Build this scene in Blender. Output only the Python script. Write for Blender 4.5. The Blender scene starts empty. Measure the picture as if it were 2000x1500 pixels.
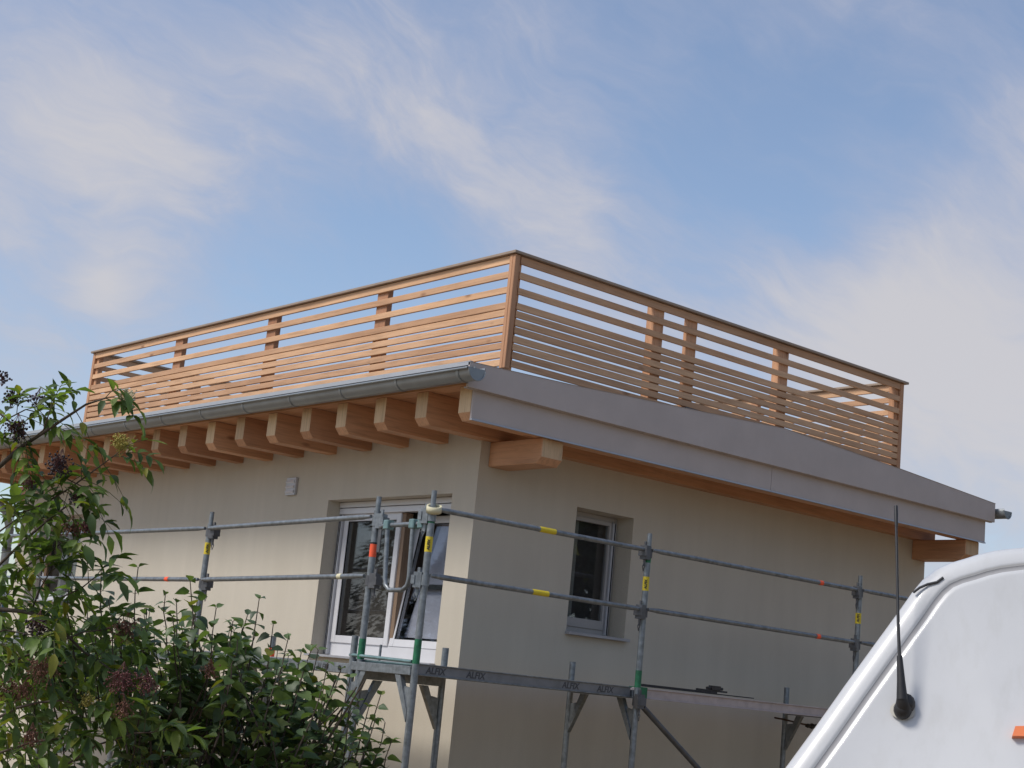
import bpy, math, random
from mathutils import Vector, Matrix, Euler

random.seed(11)
rnd = random.random
uni = random.uniform
S = bpy.context.scene
COL = S.collection

# ------------------------------------------------------------------ camera
GZ = 1.45                                   # the corner of the house stands 1.45 m of surveyed zero above the ground
CAM = Vector((-7.2997, -9.2132, 0.1861 + GZ))
AX_R = Vector((0.75738, -0.64567, 0.09736))
AX_U = Vector((-0.20101, -0.08870, 0.97556))
AX_F = Vector((0.62126, 0.75845, 0.19697))
FOC = 2986.8
cd = bpy.data.cameras.new('camera'); cam = bpy.data.objects.new('camera', cd); COL.objects.link(cam)
m = Matrix((AX_R, AX_U, -AX_F)).transposed().to_4x4(); m.translation = CAM
cam.matrix_world = m
cd.sensor_fit = 'HORIZONTAL'; cd.sensor_width = 36.0; cd.lens = FOC / 2000 * 36.0
cd.clip_start = 0.05; cd.clip_end = 2000
S.camera = cam

def ray(u, v):
    return (AX_R * ((u - 1000) / FOC) - AX_U * ((v - 750) / FOC) + AX_F).normalized()
def at(u, v, dist):                         # survey helper: photo pixel + distance -> place in the world
    return CAM + ray(u, v) * dist
def onplane(u, v, p0, n):
    r = ray(u, v); n = Vector(n); return CAM + r * ((Vector(p0) - CAM).dot(n) / r.dot(n))

# ------------------------------------------------------------------ sky, sun, exposure
SUN_EL, SUN_AZ = math.radians(50), math.radians(-72)     # azimuth from +Y towards +X
sun_dir = Vector((math.sin(SUN_AZ) * math.cos(SUN_EL), math.cos(SUN_AZ) * math.cos(SUN_EL), math.sin(SUN_EL)))
W = bpy.data.worlds.new('World'); S.world = W; W.use_nodes = True
wt = W.node_tree; wt.nodes.clear()
def wn(t, **k):
    n = wt.nodes.new(t)
    for a, b in k.items(): setattr(n, a, b)
    return n
def wmath(op, a, b=None, c=None, clamp=False):
    n = wn('ShaderNodeMath', operation=op); n.use_clamp = clamp
    for i, x in enumerate((a, b, c)):
        if x is None: continue
        if isinstance(x, (int, float)): n.inputs[i].default_value = x
        else: wt.links.new(x, n.inputs[i])
    return n.outputs[0]
def wdot(vec, c):
    n = wn('ShaderNodeVectorMath', operation='DOT_PRODUCT'); wt.links.new(vec, n.inputs[0]); n.inputs[1].default_value = c
    return n.outputs['Value']
def wsmooth(x, a, b):
    n = wn('ShaderNodeMapRange', interpolation_type='SMOOTHSTEP')
    wt.links.new(x, n.inputs[0]); n.inputs[1].default_value = a; n.inputs[2].default_value = b
    return n.outputs[0]
tc = wn('ShaderNodeTexCoord'); D = tc.outputs['Generated']
nish = wn('ShaderNodeTexSky', sky_type='NISHITA')
nish.sun_disc = False; nish.sun_elevation = SUN_EL; nish.sun_rotation = SUN_AZ
nish.air_density = 1.0; nish.dust_density = 1.0; nish.ozone_density = 1.6
# cirrus: noise stretched along one direction of the sky, broken up by two finer noises
e1 = (AX_R * 0.84 - AX_U * 0.54).normalized(); e2 = (AX_R * 0.54 + AX_U * 0.84).normalized(); e3 = AX_F
comb = wn('ShaderNodeCombineXYZ')
for i, e in enumerate((e1, e2, e3)): wt.links.new(wdot(D, e), comb.inputs[i])
def wnoise(scale, sc3, off, detail=5, rough=.55, dist=0.0):
    mp = wn('ShaderNodeMapping'); mp.inputs['Scale'].default_value = sc3; mp.inputs['Location'].default_value = off
    wt.links.new(comb.outputs[0], mp.inputs[0])
    n = wn('ShaderNodeTexNoise'); n.inputs['Scale'].default_value = scale; n.inputs['Detail'].default_value = detail
    n.inputs['Roughness'].default_value = rough; n.inputs['Distortion'].default_value = dist
    wt.links.new(mp.outputs[0], n.inputs[0]); return n.outputs[0]
warp = wn('ShaderNodeTexNoise'); warp.inputs['Scale'].default_value = 4.0; warp.inputs['Detail'].default_value = 4
wt.links.new(comb.outputs[0], warp.inputs[0])
wsub = wn('ShaderNodeVectorMath', operation='SUBTRACT'); wt.links.new(warp.outputs['Color'], wsub.inputs[0]); wsub.inputs[1].default_value = (.5, .5, .5)
wsc = wn('ShaderNodeVectorMath', operation='SCALE'); wt.links.new(wsub.outputs[0], wsc.inputs[0]); wsc.inputs['Scale'].default_value = .16
wadd = wn('ShaderNodeVectorMath', operation='ADD'); wt.links.new(comb.outputs[0], wadd.inputs[0]); wt.links.new(wsc.outputs[0], wadd.inputs[1])
comb = wadd
nA = wnoise(7.5, (.50, 1.0, 1.0), (3.1, .35, .2), 8, .58, .2)
nB = wnoise(22, (.20, 1.0, 1.0), (1.7, 2.2, .9), 7, .62, .4)
nD = wnoise(70, (.28, 1.0, 1.0), (.7, 4.2, 2.9), 5, .6, .5)
nC = wnoise(3.0, (1, 1, 1), (.4, .9, 5.0), 4, .5, .2)
dens = wmath('ADD', wmath('MULTIPLY', nA, .62), wmath('ADD', wmath('MULTIPLY_ADD', nD, .10, wmath('MULTIPLY', nB, .40)), wmath('MULTIPLY', nC, .16)))
BANKS = [   # cloud banks and clear gaps: direction (through the photo), angular radius in degrees, amount
    (120, 170, 5.5, .085), (60, 380, 4.5, .10), (300, 260, 3.4, .10), (620, 140, 3.6, .09), (800, 230, 2.6, .12), (980, 330, 2.6, .15), (1120, 400, 2.0, .10), (1000, 60, 3.0, .08), (1340, 160, 2.4, .06), (250, 470, 2.0, .05),
    (1850, 620, 5.0, .22), (1620, 660, 3.4, .17), (1980, 300, 3.4, .12), (1900, 900, 6, .20), (1500, 560, 2.4, .07), (60, 720, 3.0, .10),
    (1460, 260, 4.2, -.13), (1270, 320, 1.6, -.05), (760, 500, 3.4, -.12), (520, 560, 3.0, -.08), (60, 560, 2.0, -.08), (400, 800, 6, .08), (1100, 800, 6, .08), (1600, 430, 2.6, -.07),
    (1750, 60, 3.0, .02), (330, 20, 2.5, -.04), (200, 560, 1.1, .12)]
for (u, v, deg, amt) in BANKS:
    k = 1.0 / (1 - math.cos(math.radians(deg)))
    dd = wmath('SUBTRACT', wdot(D, ray(u, v)), 1.0)
    g = wmath('EXPONENT', wmath('MULTIPLY', dd, k))
    dens = wmath('ADD', dens, wmath('MULTIPLY', g, amt))
cov = wsmooth(dens, .52, .87)
thick = wsmooth(dens, .68, 1.02)
cc = wn('ShaderNodeMix', data_type='RGBA'); wt.links.new(thick, cc.inputs[0])
cc.inputs[6].default_value = (2.9, 3.05, 3.8, 1); cc.inputs[7].default_value = (3.9, 3.8, 3.95, 1)
mx = wn('ShaderNodeMix', data_type='RGBA')
wt.links.new(wmath('MULTIPLY_ADD', cov, wmath('MULTIPLY_ADD', thick, .30, .50), .12), mx.inputs[0]); wt.links.new(nish.outputs[0], mx.inputs[6]); wt.links.new(cc.outputs[2], mx.inputs[7])
bg = wn('ShaderNodeBackground'); bg.inputs[1].default_value = .110
wt.links.new(mx.outputs[2], bg.inputs[0])
wo = wn('ShaderNodeOutputWorld'); wt.links.new(bg.outputs[0], wo.inputs[0])

sl = bpy.data.lights.new('sun', 'SUN'); sun = bpy.data.objects.new('sun', sl); COL.objects.link(sun)
sl.energy = 2.1; sl.angle = math.radians(16); sl.color = (1.0, .96, .90)
sun.rotation_euler = sun_dir.to_track_quat('Z', 'Y').to_euler()
S.view_settings.view_transform = 'Standard'; S.view_settings.look = 'None'
S.view_settings.exposure = 0.52; S.view_settings.gamma = 1.0; S.view_settings.use_curve_mapping = False

# ------------------------------------------------------------------ materials
def mat(name, base, rough=.6, metal=0.0, spec=.5, coat=0.0):
    M = bpy.data.materials.new(name); M.use_nodes = True
    b = M.node_tree.nodes['Principled BSDF']
    b.inputs['Base Color'].default_value = (*base, 1); b.inputs['Roughness'].default_value = rough
    b.inputs['Metallic'].default_value = metal; b.inputs['Specular IOR Level'].default_value = spec
    b.inputs['Coat Weight'].default_value = coat
    return M
class NT:
    def __init__(s, M): s.t = M.node_tree; s.b = s.t.nodes['Principled BSDF']
    def n(s, t, **k):
        n = s.t.nodes.new(t)
        for a, b in k.items(): setattr(n, a, b)
        return n
    def l(s, a, b): s.t.links.new(a, b)
    def coord(s, scale=(1, 1, 1), out='Object'):
        tc = s.n('ShaderNodeTexCoord'); mp = s.n('ShaderNodeMapping'); mp.inputs['Scale'].default_value = scale
        s.l(tc.outputs[out], mp.inputs[0]); return mp.outputs[0]
    def noise(s, vec, scale, detail=4, rough=.55, dist=0):
        n = s.n('ShaderNodeTexNoise'); n.inputs['Scale'].default_value = scale; n.inputs['Detail'].default_value = detail
        n.inputs['Roughness'].default_value = rough; n.inputs['Distortion'].default_value = dist
        if vec is not None: s.l(vec, n.inputs[0])
        return n.outputs[0]
    def ramp(s, x, stops):
        r = s.n('ShaderNodeValToRGB'); s.l(x, r.inputs[0])
        while len(r.color_ramp.elements) < len(stops): r.color_ramp.elements.new(.5)
        for e, (p, c) in zip(r.color_ramp.elements, stops):
            e.position = p; e.color = (*c, 1) if len(c) == 3 else c
        return r.outputs[0]
    def mul(s, a, b, f=1.0):
        m_ = s.n('ShaderNodeMix', data_type='RGBA', blend_type='MULTIPLY'); m_.inputs[0].default_value = f
        for i, x in ((6, a), (7, b)):
            if isinstance(x, tuple): m_.inputs[i].default_value = (*x, 1)
            else: s.l(x, m_.inputs[i])
        return m_.outputs[2]
    def mix(s, f, a, b):
        m_ = s.n('ShaderNodeMix', data_type='RGBA')
        if isinstance(f, (int, float)): m_.inputs[0].default_value = f
        else: s.l(f, m_.inputs[0])
        for i, x in ((6, a), (7, b)):
            if isinstance(x, tuple): m_.inputs[i].default_value = (*x, 1)
            else: s.l(x, m_.inputs[i])
        return m_.outputs[2]
    def bump(s, h, strength, dist=.01):
        b = s.n('ShaderNodeBump'); b.inputs['Strength'].default_value = strength; b.inputs['Distance'].default_value = dist
        s.l(h, b.inputs['Height']); s.l(b.outputs[0], s.b.inputs['Normal'])
    def base(s, c): s.l(c, s.b.inputs['Base Color'])

def grey(x): return (x, x, x)
def wood(name, c, axis, rough=.62, var=.35, knots=True):
    M = mat(name, c, rough, spec=.3); t = NT(M)
    st = [14.0, 14.0, 14.0]; st[axis] = .9
    oi = t.n('ShaderNodeObjectInfo')
    tc = t.n('ShaderNodeTexCoord')
    off = t.n('ShaderNodeVectorMath', operation='SCALE'); off.inputs[0].default_value = (7.1, 3.3, 5.7); t.l(oi.outputs['Random'], off.inputs['Scale'])
    add = t.n('ShaderNodeVectorMath', operation='ADD'); t.l(tc.outputs['Object'], add.inputs[0]); t.l(off.outputs[0], add.inputs[1])
    mp = t.n('ShaderNodeMapping'); mp.inputs['Scale'].default_value = st; t.l(add.outputs[0], mp.inputs[0])
    g = t.noise(mp.outputs[0], 3.0, 6, .6, .6)
    col = t.mul(t.ramp(g, [(.25, grey(.72)), (.5, grey(1.0)), (.78, grey(1.16))]), c)
    st2 = [1.3, 1.3, 1.3]; st2[axis] = .5
    mp2 = t.n('ShaderNodeMapping'); mp2.inputs['Scale'].default_value = st2; t.l(add.outputs[0], mp2.inputs[0])
    b = t.noise(mp2.outputs[0], 1.6, 3)
    col = t.mul(col, t.ramp(b, [(.3, (.86, .80, .76)), (.7, (1.1, 1.1, 1.1))]))
    col = t.mul(col, t.ramp(oi.outputs['Random'], [(0, (1 - var * .6, 1 - var * .75, 1 - var * .8)), (.5, grey(1)), (1, (1 + var * .35, 1 + var * .35, 1 + var * .3))]))
    if knots:
        st3 = [9.0, 9.0, 9.0]; st3[axis] = 3.6
        mp3 = t.n('ShaderNodeMapping'); mp3.inputs['Scale'].default_value = st3; t.l(add.outputs[0], mp3.inputs[0])
        v = t.n('ShaderNodeTexVoronoi'); v.inputs['Scale'].default_value = .55; t.l(mp3.outputs[0], v.inputs[0])
        col = t.mix(t.ramp(v.outputs['Distance'], [(.05, grey(.75)), (.13, grey(0))]), col, (c[0] * .34, c[1] * .24, c[2] * .2))
    t.base(col); t.bump(g, .25, .004)
    return M
LARCH = (.60, .37, .215)
wood_y = wood('larch_along_y', LARCH, 1)
wood_x = wood('larch_along_x', LARCH, 0)
wood_z = wood('larch_upright', (.50, .275, .155), 2)
beam_x = wood('spruce_beam_x', (.54, .295, .165), 0, .55, .30)
beam_y = wood('spruce_beam_y', (.54, .295, .165), 1, .55, .30)
end_grain = wood('beam_end_grain', (.58, .42, .26), 2, .7, .3, False)

def plaster():
    M = mat('plaster', (.53, .51, .43), .92, spec=.15); t = NT(M)
    v = t.coord()
    f = t.noise(v, 170, 3, .7); big = t.noise(v, .7, 4)
    st = t.noise(t.coord((2.2, 2.2, .35)), 2.5, 4, .6)
    c = t.mul(t.ramp(big, [(.3, (.53, .475, .385)), (.7, (.57, .515, .425))]), t.ramp(f, [(.3, grey(.84)), (.7, grey(1.08))]))
    c = t.mul(c, t.ramp(st, [(.3, grey(.955)), (.65, grey(1.02))]))
    t.base(c); t.bump(f, .45, .004); return M
M_plaster = plaster()
def metalgrey(name, c, rough, metal=.0, scale=8, var=.12, spec=.5):
    M = mat(name, c, rough, metal, spec); t = NT(M)
    n = t.noise(t.coord(), scale, 5, .6)
    t.base(t.mul(t.ramp(n, [(.3, grey(1 - var)), (.7, grey(1 + var))]), c))
    r = t.n('ShaderNodeMapRange'); r.inputs[3].default_value = max(.05, rough - .08); r.inputs[4].default_value = rough + .1
    t.l(n, r.inputs[0]); t.l(r.outputs[0], t.b.inputs['Roughness']); return M
M_fascia = metalgrey('grey_coated_sheet', (.46, .40, .37), .6, 0, 3, .06)
def wavy(M, sc, st):
    t = NT(M); n = t.noise(t.coord(sc), 1.6, 3); t.bump(n, st, .02)
wavy(M_fascia, (.9, 3, 2.2), .35)
M_gutter = metalgrey('zinc_gutter', (.27, .29, .30), .38, .5, 5, .10)
M_lip = metalgrey('sheet_edge', (.42, .42, .43), .4, .3, 5, .06)
M_galv = metalgrey('galvanised_steel', (.20, .215, .225), .40, .5, 26, .32)
M_galvdark = metalgrey('weathered_steel', (.10, .10, .105), .5, .4, 18, .25)
M_deckal = metalgrey('deck_frame_aluminium', (.42, .36, .35), .5, .2, 12, .15)
M_cap = metalgrey('cap_sheet', (.34, .25, .18), .5, .3, 6, .08)
M_green = metalgrey('green_paint_mark', (.012, .13, .055), .5, 0, 30, .35)
M_teal = metalgrey('teal_coated_bar', (.17, .26, .255), .45, .4, 20, .25)
M_yellow = metalgrey('yellow_sticker', (.62, .47, .02), .5, 0, 20, .1)
M_orange = metalgrey('orange_sticker', (.85, .10, .03), .5, 0, 20, .1)
M_black = mat('black_print', (.015, .015, .016), .6)
M_print = mat('grey_print', (.06, .06, .063), .6)
M_pvc = metalgrey('white_pvc', (.60, .59, .60), .35, 0, 6, .04)
M_rail = metalgrey('shutter_rail_grey', (.50, .50, .52), .4, .2, 6, .05)
M_seal = mat('black_seal', (.012, .012, .013), .5)
M_brown = wood('brown_rebate', (.22, .15, .10), 2, .6, .1, False)
M_sill = metalgrey('sill_sheet', (.40, .40, .42), .4, .4, 5, .07)
M_tape = mat('masking_tape', (.62, .57, .38), .6)
M_inside = mat('room_paint', (.42, .40, .37), .9)
M_roof = metalgrey('roof_membrane', (.14, .14, .14), .8, 0, 3, .15)
M_rubber = metalgrey('black_rubber', (.014, .013, .014), .5, 0, 60, .3)
M_tool = metalgrey('dark_tool', (.035, .03, .028), .55, 0, 40, .4)
M_rust = metalgrey('rusty_rod', (.10, .06, .045), .7, .2, 40, .4)
M_curtain = metalgrey('brown_curtain', (.16, .13, .11), .9, 0, 30, .2)
M_dimpanel = metalgrey('dim_room_panel', (.10, .088, .086), .9, 0, 12, .2)
M_pvcshade = metalgrey('shaded_pvc', (.36, .345, .335), .45, 0, 6, .05)  # the same white pvc, with the small window's shade put into the colour
M_lilacpanel = metalgrey('lilac_panel_paint', (.72, .69, .80), .5, 0, 5, .12)
def glass():
    M = bpy.data.materials.new('window_glass'); M.use_nodes = True; t = M.node_tree; t.nodes.clear()
    o = t.nodes.new('ShaderNodeOutputMaterial'); mx_ = t.nodes.new('ShaderNodeMixShader')
    g = t.nodes.new('ShaderNodeBsdfGlossy'); g.inputs['Roughness'].default_value = .015; g.inputs[0].default_value = (.93, .92, .97, 1)
    tr = t.nodes.new('ShaderNodeBsdfTransparent'); tr.inputs[0].default_value = (.80, .82, .82, 1)
    ge = t.nodes.new('ShaderNodeNewGeometry'); dt = t.nodes.new('ShaderNodeVectorMath'); dt.operation = 'DOT_PRODUCT'
    t.links.new(ge.outputs['Incoming'], dt.inputs[0]); t.links.new(ge.outputs['Normal'], dt.inputs[1])
    def mth(op, a_, b_=0.0):
        n_ = t.nodes.new('ShaderNodeMath'); n_.operation = op
        for q_, x_ in ((0, a_), (1, b_)):
            if isinstance(x_, float): n_.inputs[q_].default_value = x_
            else: t.links.new(x_, n_.inputs[q_])
        return n_.outputs[0]
    sch = mth('POWER', mth('SUBTRACT', 1.0, mth('ABSOLUTE', dt.outputs['Value'])), 5.0)
    t.links.new(mth('ADD', mth('MULTIPLY', sch, .9), .07), mx_.inputs[0])
    t.links.new(tr.outputs[0], mx_.inputs[1]); t.links.new(g.outputs[0], mx_.inputs[2]); t.links.new(mx_.outputs[0], o.inputs[0])
    return M
M_glass = glass()
def vanpaint():
    M = mat('white_van_paint', (.60, .60, .605), .28, 0, .5, .6); t = NT(M)
    v = t.coord(); n = t.noise(v, 2.2, 5, .6); d = t.noise(t.coord((3, 3, .7)), 6, 5, .65)
    c = t.mul(t.ramp(n, [(.3, (.52, .52, .52)), (.7, (.57, .57, .57))]), t.ramp(d, [(.28, (.93, .925, .91)), (.5, grey(1))]))
    vo = t.n('ShaderNodeTexVoronoi'); vo.inputs['Scale'].default_value = 16; t.l(v, vo.inputs[0])
    c = t.mix(t.ramp(vo.outputs['Distance'], [(.018, grey(.55)), (.05, grey(0))]), c, (.40, .38, .35))
    t.base(c); r = t.n('ShaderNodeMapRange'); r.inputs[3].default_value = .2; r.inputs[4].default_value = .42; t.l(n, r.inputs[0]); t.l(r.outputs[0], t.b.inputs['Roughness'])
    t.b.inputs['Coat Roughness'].default_value = .04
    return M
M_van = vanpaint()
M_vanseam = mat('van_seam', (.30, .295, .30), .7)
M_vanglass = mat('van_dark_glass', (.02, .022, .025), .06, spec=.8)
M_bumper = mat('van_plastic', (.04, .04, .042), .6)
def leafmat(name, c, var, gloss=.42, trans=.3, yellow=.03):
    M = mat(name, c, gloss, spec=.42); t = NT(M)
    gi = t.n('ShaderNodeNewGeometry'); oi = t.n('ShaderNodeObjectInfo')
    a = t.n('ShaderNodeMath', operation='ADD'); t.l(gi.outputs['Random Per Island'], a.inputs[0]); t.l(oi.outputs['Random'], a.inputs[1])
    fr = t.n('ShaderNodeMath', operation='FRACT'); t.l(a.outputs[0], fr.inputs[0])
    dk = tuple(x * (1 - var) for x in c); lt = (c[0] * (1 + var * 1.3), c[1] * (1 + var), c[2] * (1 + var * .4))
    col = t.ramp(fr.outputs[0], [(0, dk), (.5, c), (.93 - yellow, lt), (1, (.20, .19, .025))])
    n = t.noise(t.coord(), 40, 3); col = t.mul(col, t.ramp(n, [(.3, grey(.85)), (.7, grey(1.15))]))
    t.base(col)
    tl = t.n('ShaderNodeBsdfTranslucent'); t.l(t.mul(col, (1.5, 1.6, .6)), tl.inputs[0])
    ms = t.n('ShaderNodeMixShader'); ms.inputs[0].default_value = trans
    out = [x for x in t.t.nodes if x.type == 'OUTPUT_MATERIAL'][0]
    t.l(t.b.outputs[0], ms.inputs[1]); t.l(tl.outputs[0], ms.inputs[2]); t.l(ms.outputs[0], out.inputs[0])
    return M
M_lilac = leafmat('lilac_leaf', (.080, .128, .056), .55, .46, .32, .0)
M_elder = leafmat('elder_leaf', (.100, .160, .048), .55, .48, .42, .05)
M_bark = metalgrey('twig_bark', (.075, .055, .040), .85, 0, 30, .3)
M_twig = metalgrey('green_twig', (.085, .085, .040), .7, 0, 30, .3)
M_berry = {'dark': metalgrey('black_berries', (.022, .010, .016), .35, 0, 90, .5), 'red': metalgrey('red_berries', (.11, .030, .028), .45, 0, 90, .5),
           'brown': metalgrey('brown_stalks', (.15, .065, .04), .7, 0, 90, .5), 'yellow': metalgrey('unripe_umbel', (.34, .28, .06), .7, 0, 90, .4),
           'cream': metalgrey('cream_umbel', (.50, .44, .28), .7, 0, 90, .3)}
M_needle = leafmat('conifer_needles', (.026, .044, .026), .4, .95, .05, .0)

# ------------------------------------------------------------------ mesh building
class MB:
    def __init__(s): s.v = []; s.f = []; s.sm = []; s.mi = []
    def face(s, idx, smooth=False, mi=0): s.f.append(idx); s.sm.append(smooth); s.mi.append(mi)
    def box(s, lo, hi, mi=0):
        b = len(s.v)
        for z in (lo[2], hi[2]):
            for y in (lo[1], hi[1]):
                for x in (lo[0], hi[0]): s.v.append((x, y, z))
        for q in ((0, 2, 3, 1), (4, 5, 7, 6), (0, 1, 5, 4), (2, 6, 7, 3), (0, 4, 6, 2), (1, 3, 7, 5)): s.face([b + i for i in q], False, mi)
        return s
    def hexa(s, p, mi=0):                    # eight corners in box order
        b = len(s.v); s.v += [tuple(x) for x in p]
        for q in ((0, 2, 3, 1), (4, 5, 7, 6), (0, 1, 5, 4), (2, 6, 7, 3), (0, 4, 6, 2), (1, 3, 7, 5)): s.face([b + i for i in q], False, mi)
        return s
    def prism(s, prof, fn, a, b_, mi=0, caps=True):      # prof 2-D polygon, fn(p, t) -> point
        n = len(prof); k = len(s.v)
        for t in (a, b_):
            for p in prof: s.v.append(tuple(fn(p, t)))
        for i in range(n):
            j = (i + 1) % n; s.face([k + i, k + j, k + n + j, k + n + i], False, mi)
        if caps:
            s.face([k + i for i in range(n)][::-1], False, mi); s.face([k + n + i for i in range(n)], False, mi)
        return s
    def tube(s, pts, r, n=10, mi=0, caps=True):
        pts = [Vector(p) for p in pts]; rr = r if isinstance(r, (list, tuple)) else [r] * len(pts)
        k0 = len(s.v); up = None
        for i, p in enumerate(pts):
            d = (pts[min(i + 1, len(pts) - 1)] - pts[max(i - 1, 0)]).normalized()
            if up is None: up = d.orthogonal().normalized()
            up = (up - d * up.dot(d)).normalized(); sd = d.cross(up)
            for j in range(n):
                a = 2 * math.pi * j / n; s.v.append(tuple(p + (up * math.cos(a) + sd * math.sin(a)) * rr[i]))
        for i in range(len(pts) - 1):
            for j in range(n):
                a = k0 + i * n + j; b = k0 + i * n + (j + 1) % n
                s.face([a, b, b + n, a + n], True, mi)
        if caps:
            for i, rev in ((0, True), (len(pts) - 1, False)):
                c = len(s.v); s.v += [s.v[k0 + i * n + j] for j in range(n)]
                q = [c + j for j in range(n)]; s.face(q[::-1] if rev else q, False, mi)
        return s
    def ball(s, c, r, n=6, mi=0, sq=(1, 1, 1)):
        k = len(s.v); c = Vector(c); rows = max(3, n // 2)
        for i in range(rows + 1):
            th = math.pi * i / rows
            for j in range(n):
                a = 2 * math.pi * j / n
                s.v.append((c.x + r * sq[0] * math.sin(th) * math.cos(a), c.y + r * sq[1] * math.sin(th) * math.sin(a), c.z + r * sq[2] * math.cos(th)))
        for i in range(rows):
            for j in range(n):
                a = k + i * n + j; b = k + i * n + (j + 1) % n; s.face([a, a + n, b + n, b], True, mi)
        return s
    def mesh(s, name, mats):
        me = bpy.data.meshes.new(name); me.from_pydata(s.v, [], s.f)
        me.polygons.foreach_set('use_smooth', s.sm); me.polygons.foreach_set('material_index', s.mi)
        for m_ in (mats if isinstance(mats, (list, tuple)) else [mats]): me.materials.append(m_)
        me.update(); return me
    def obj(s, name, mats, parent=None, bevel=0, kind=None):
        o = bpy.data.objects.new(name, s.mesh(name, mats)); COL.objects.link(o)
        if parent is not None: o.parent = parent; o.matrix_parent_inverse = inv(parent)
        if bevel:
            b = o.modifiers.new('bevel', 'BEVEL'); b.width = bevel; b.segments = 1; b.limit_method = 'ANGLE'; b.angle_limit = math.radians(50)
        if kind: o['kind'] = kind
        return o
ROOTS = {}
def inv(p):
    mt = Matrix.Identity(4); q = p
    while q is not None:
        mt = Matrix.Translation(q.location) @ Euler(q.rotation_euler).to_matrix().to_4x4() @ mt if q.parent is None else mt
        q = q.parent
    return mt.inverted() if p.parent is None else Matrix.Identity(4)
def tag(o, label=None, cat=None, group=None, kind=None):
    for k, v in (('label', label), ('category', cat), ('group', group), ('kind', kind)):
        if v: o[k] = v
    return o
def thing(name, loc, label, cat, group=None):
    o = bpy.data.objects.new(name, None); COL.objects.link(o); o.location = loc; o.empty_display_size = .2
    return tag(o, label, cat, group)
def copy(o, parent, loc=None):
    c = o.copy(); COL.objects.link(c); c.parent = parent
    if loc is not None: c.location = loc
    return c
def z(h): return h + GZ

# ================================================================== THE SETTING
def ground():
    M = mat('ground', (.2, .19, .15), .95, spec=.1); t = NT(M); v = t.coord()
    n = t.noise(v, .35, 5, .6); f = t.noise(v, 14, 4, .7)
    c = t.mix(t.ramp(n, [(.42, grey(0)), (.56, grey(1))]), (.36, .25, .17), (.20, .16, .09))
    t.base(t.mul(c, t.ramp(f, [(.3, grey(.7)), (.7, grey(1.25))]))); t.bump(f, .6, .03)
    b = MB(); R = 900; N = 40
    for i in range(N + 1):
        for j in range(N + 1):
            x = (i / N * 2 - 1); y = (j / N * 2 - 1)
            x = math.copysign(abs(x) ** 2.4, x) * R; y = math.copysign(abs(y) ** 2.4, y) * R
            d = math.hypot(x, y); h = 0 if d < 25 else .35 * math.sin(x * .05) * math.cos(y * .043)
            b.v.append((x, y, h))
    for i in range(N):
        for j in range(N):
            a = i * (N + 1) + j; b.face([a, a + N + 1, a + N + 2, a + 1], True)
    o = b.obj('ground', M); o['kind'] = 'structure'
ground()

# ================================================================== HOUSE
XE, YE = 5.858, 8.72                         # far ends of the two walls
house = thing('house', (0, 0, 0), 'single storey house with pale cream plaster, timber eaves and a grey metal fascia', 'house')
TH = .29
def wall_panel(b, axis, lo, hi, z0, z1, openings, skip=False):
    # axis 0: wall along X (face y=0); axis 1: wall along Y (face x=0). thickness inward
    us = sorted({lo, hi, *[o[0] for o in openings], *[o[1] for o in openings]})
    zs = sorted({z0, z1, *[o[2] for o in openings], *[o[3] for o in openings]})
    def solid(i, k):
        if i < 0 or k < 0 or i >= len(us) - 1 or k >= len(zs) - 1: return False
        cu = (us[i] + us[i + 1]) / 2; cz = (zs[k] + zs[k + 1]) / 2
        return not any(o[0] < cu < o[1] and o[2] < cz < o[3] for o in openings)
    P = (lambda u, w, h: (u, w, h)) if axis == 0 else (lambda u, w, h: (w, u, h))
    def quad(p):
        k = len(b.v); b.v.extend(p); b.face([k, k + 1, k + 2, k + 3])
    for i in range(len(us) - 1):
        for k in range(len(zs) - 1):
            if not solid(i, k): continue
            a, c, d, e = us[i], us[i + 1], zs[k], zs[k + 1]
            quad([P(a, 0, d), P(c, 0, d), P(c, 0, e), P(a, 0, e)]); quad([P(a, TH, d), P(a, TH, e), P(c, TH, e), P(c, TH, d)])
            if not solid(i - 1, k) and not (skip and i == 0): quad([P(a, 0, d), P(a, 0, e), P(a, TH, e), P(a, TH, d)])
            if not solid(i + 1, k): quad([P(c, 0, d), P(c, TH, d), P(c, TH, e), P(c, 0, e)])
            if not solid(i, k - 1): quad([P(a, 0, d), P(a, TH, d), P(c, TH, d), P(c, 0, d)])
            if not solid(i, k + 1): quad([P(a, 0, e), P(c, 0, e), P(c, TH, e), P(a, TH, e)])
WL = (.30, 2.06, z(.345), z(1.673)); WF = (6.98, 8.30, z(.70), z(1.672)); WS = (1.06, 1.715, z(.715), z(1.72))
b = MB(); wall_panel(b, 1, 0, YE, -.3, z(2.325), [WL, WF], True); b.obj('wall', M_plaster, house)
b = MB(); wall_panel(b, 0, 0, XE, -.3, z(2.325), [WS], True); b.obj('wall', M_plaster, house)
b = MB(); b.box((XE - .3, TH, -.3), (XE - .002, YE - .002, z(2.32))); b.box((TH, YE - .3, -.3), (XE - .3, YE - .004, z(2.32)))
b.obj('rear_wall', M_plaster, house)
b = MB(); b.box((TH, TH, z(-.62)), (XE - .3, YE - .3, z(-.6))); b.box((2.6, TH, z(-.6)), (2.7, YE - .3, z(2.29))); b.box((TH, TH, z(2.28)), (XE - .3, YE - .3, z(2.30)))
b.obj('room_lining', M_inside, house)

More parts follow.
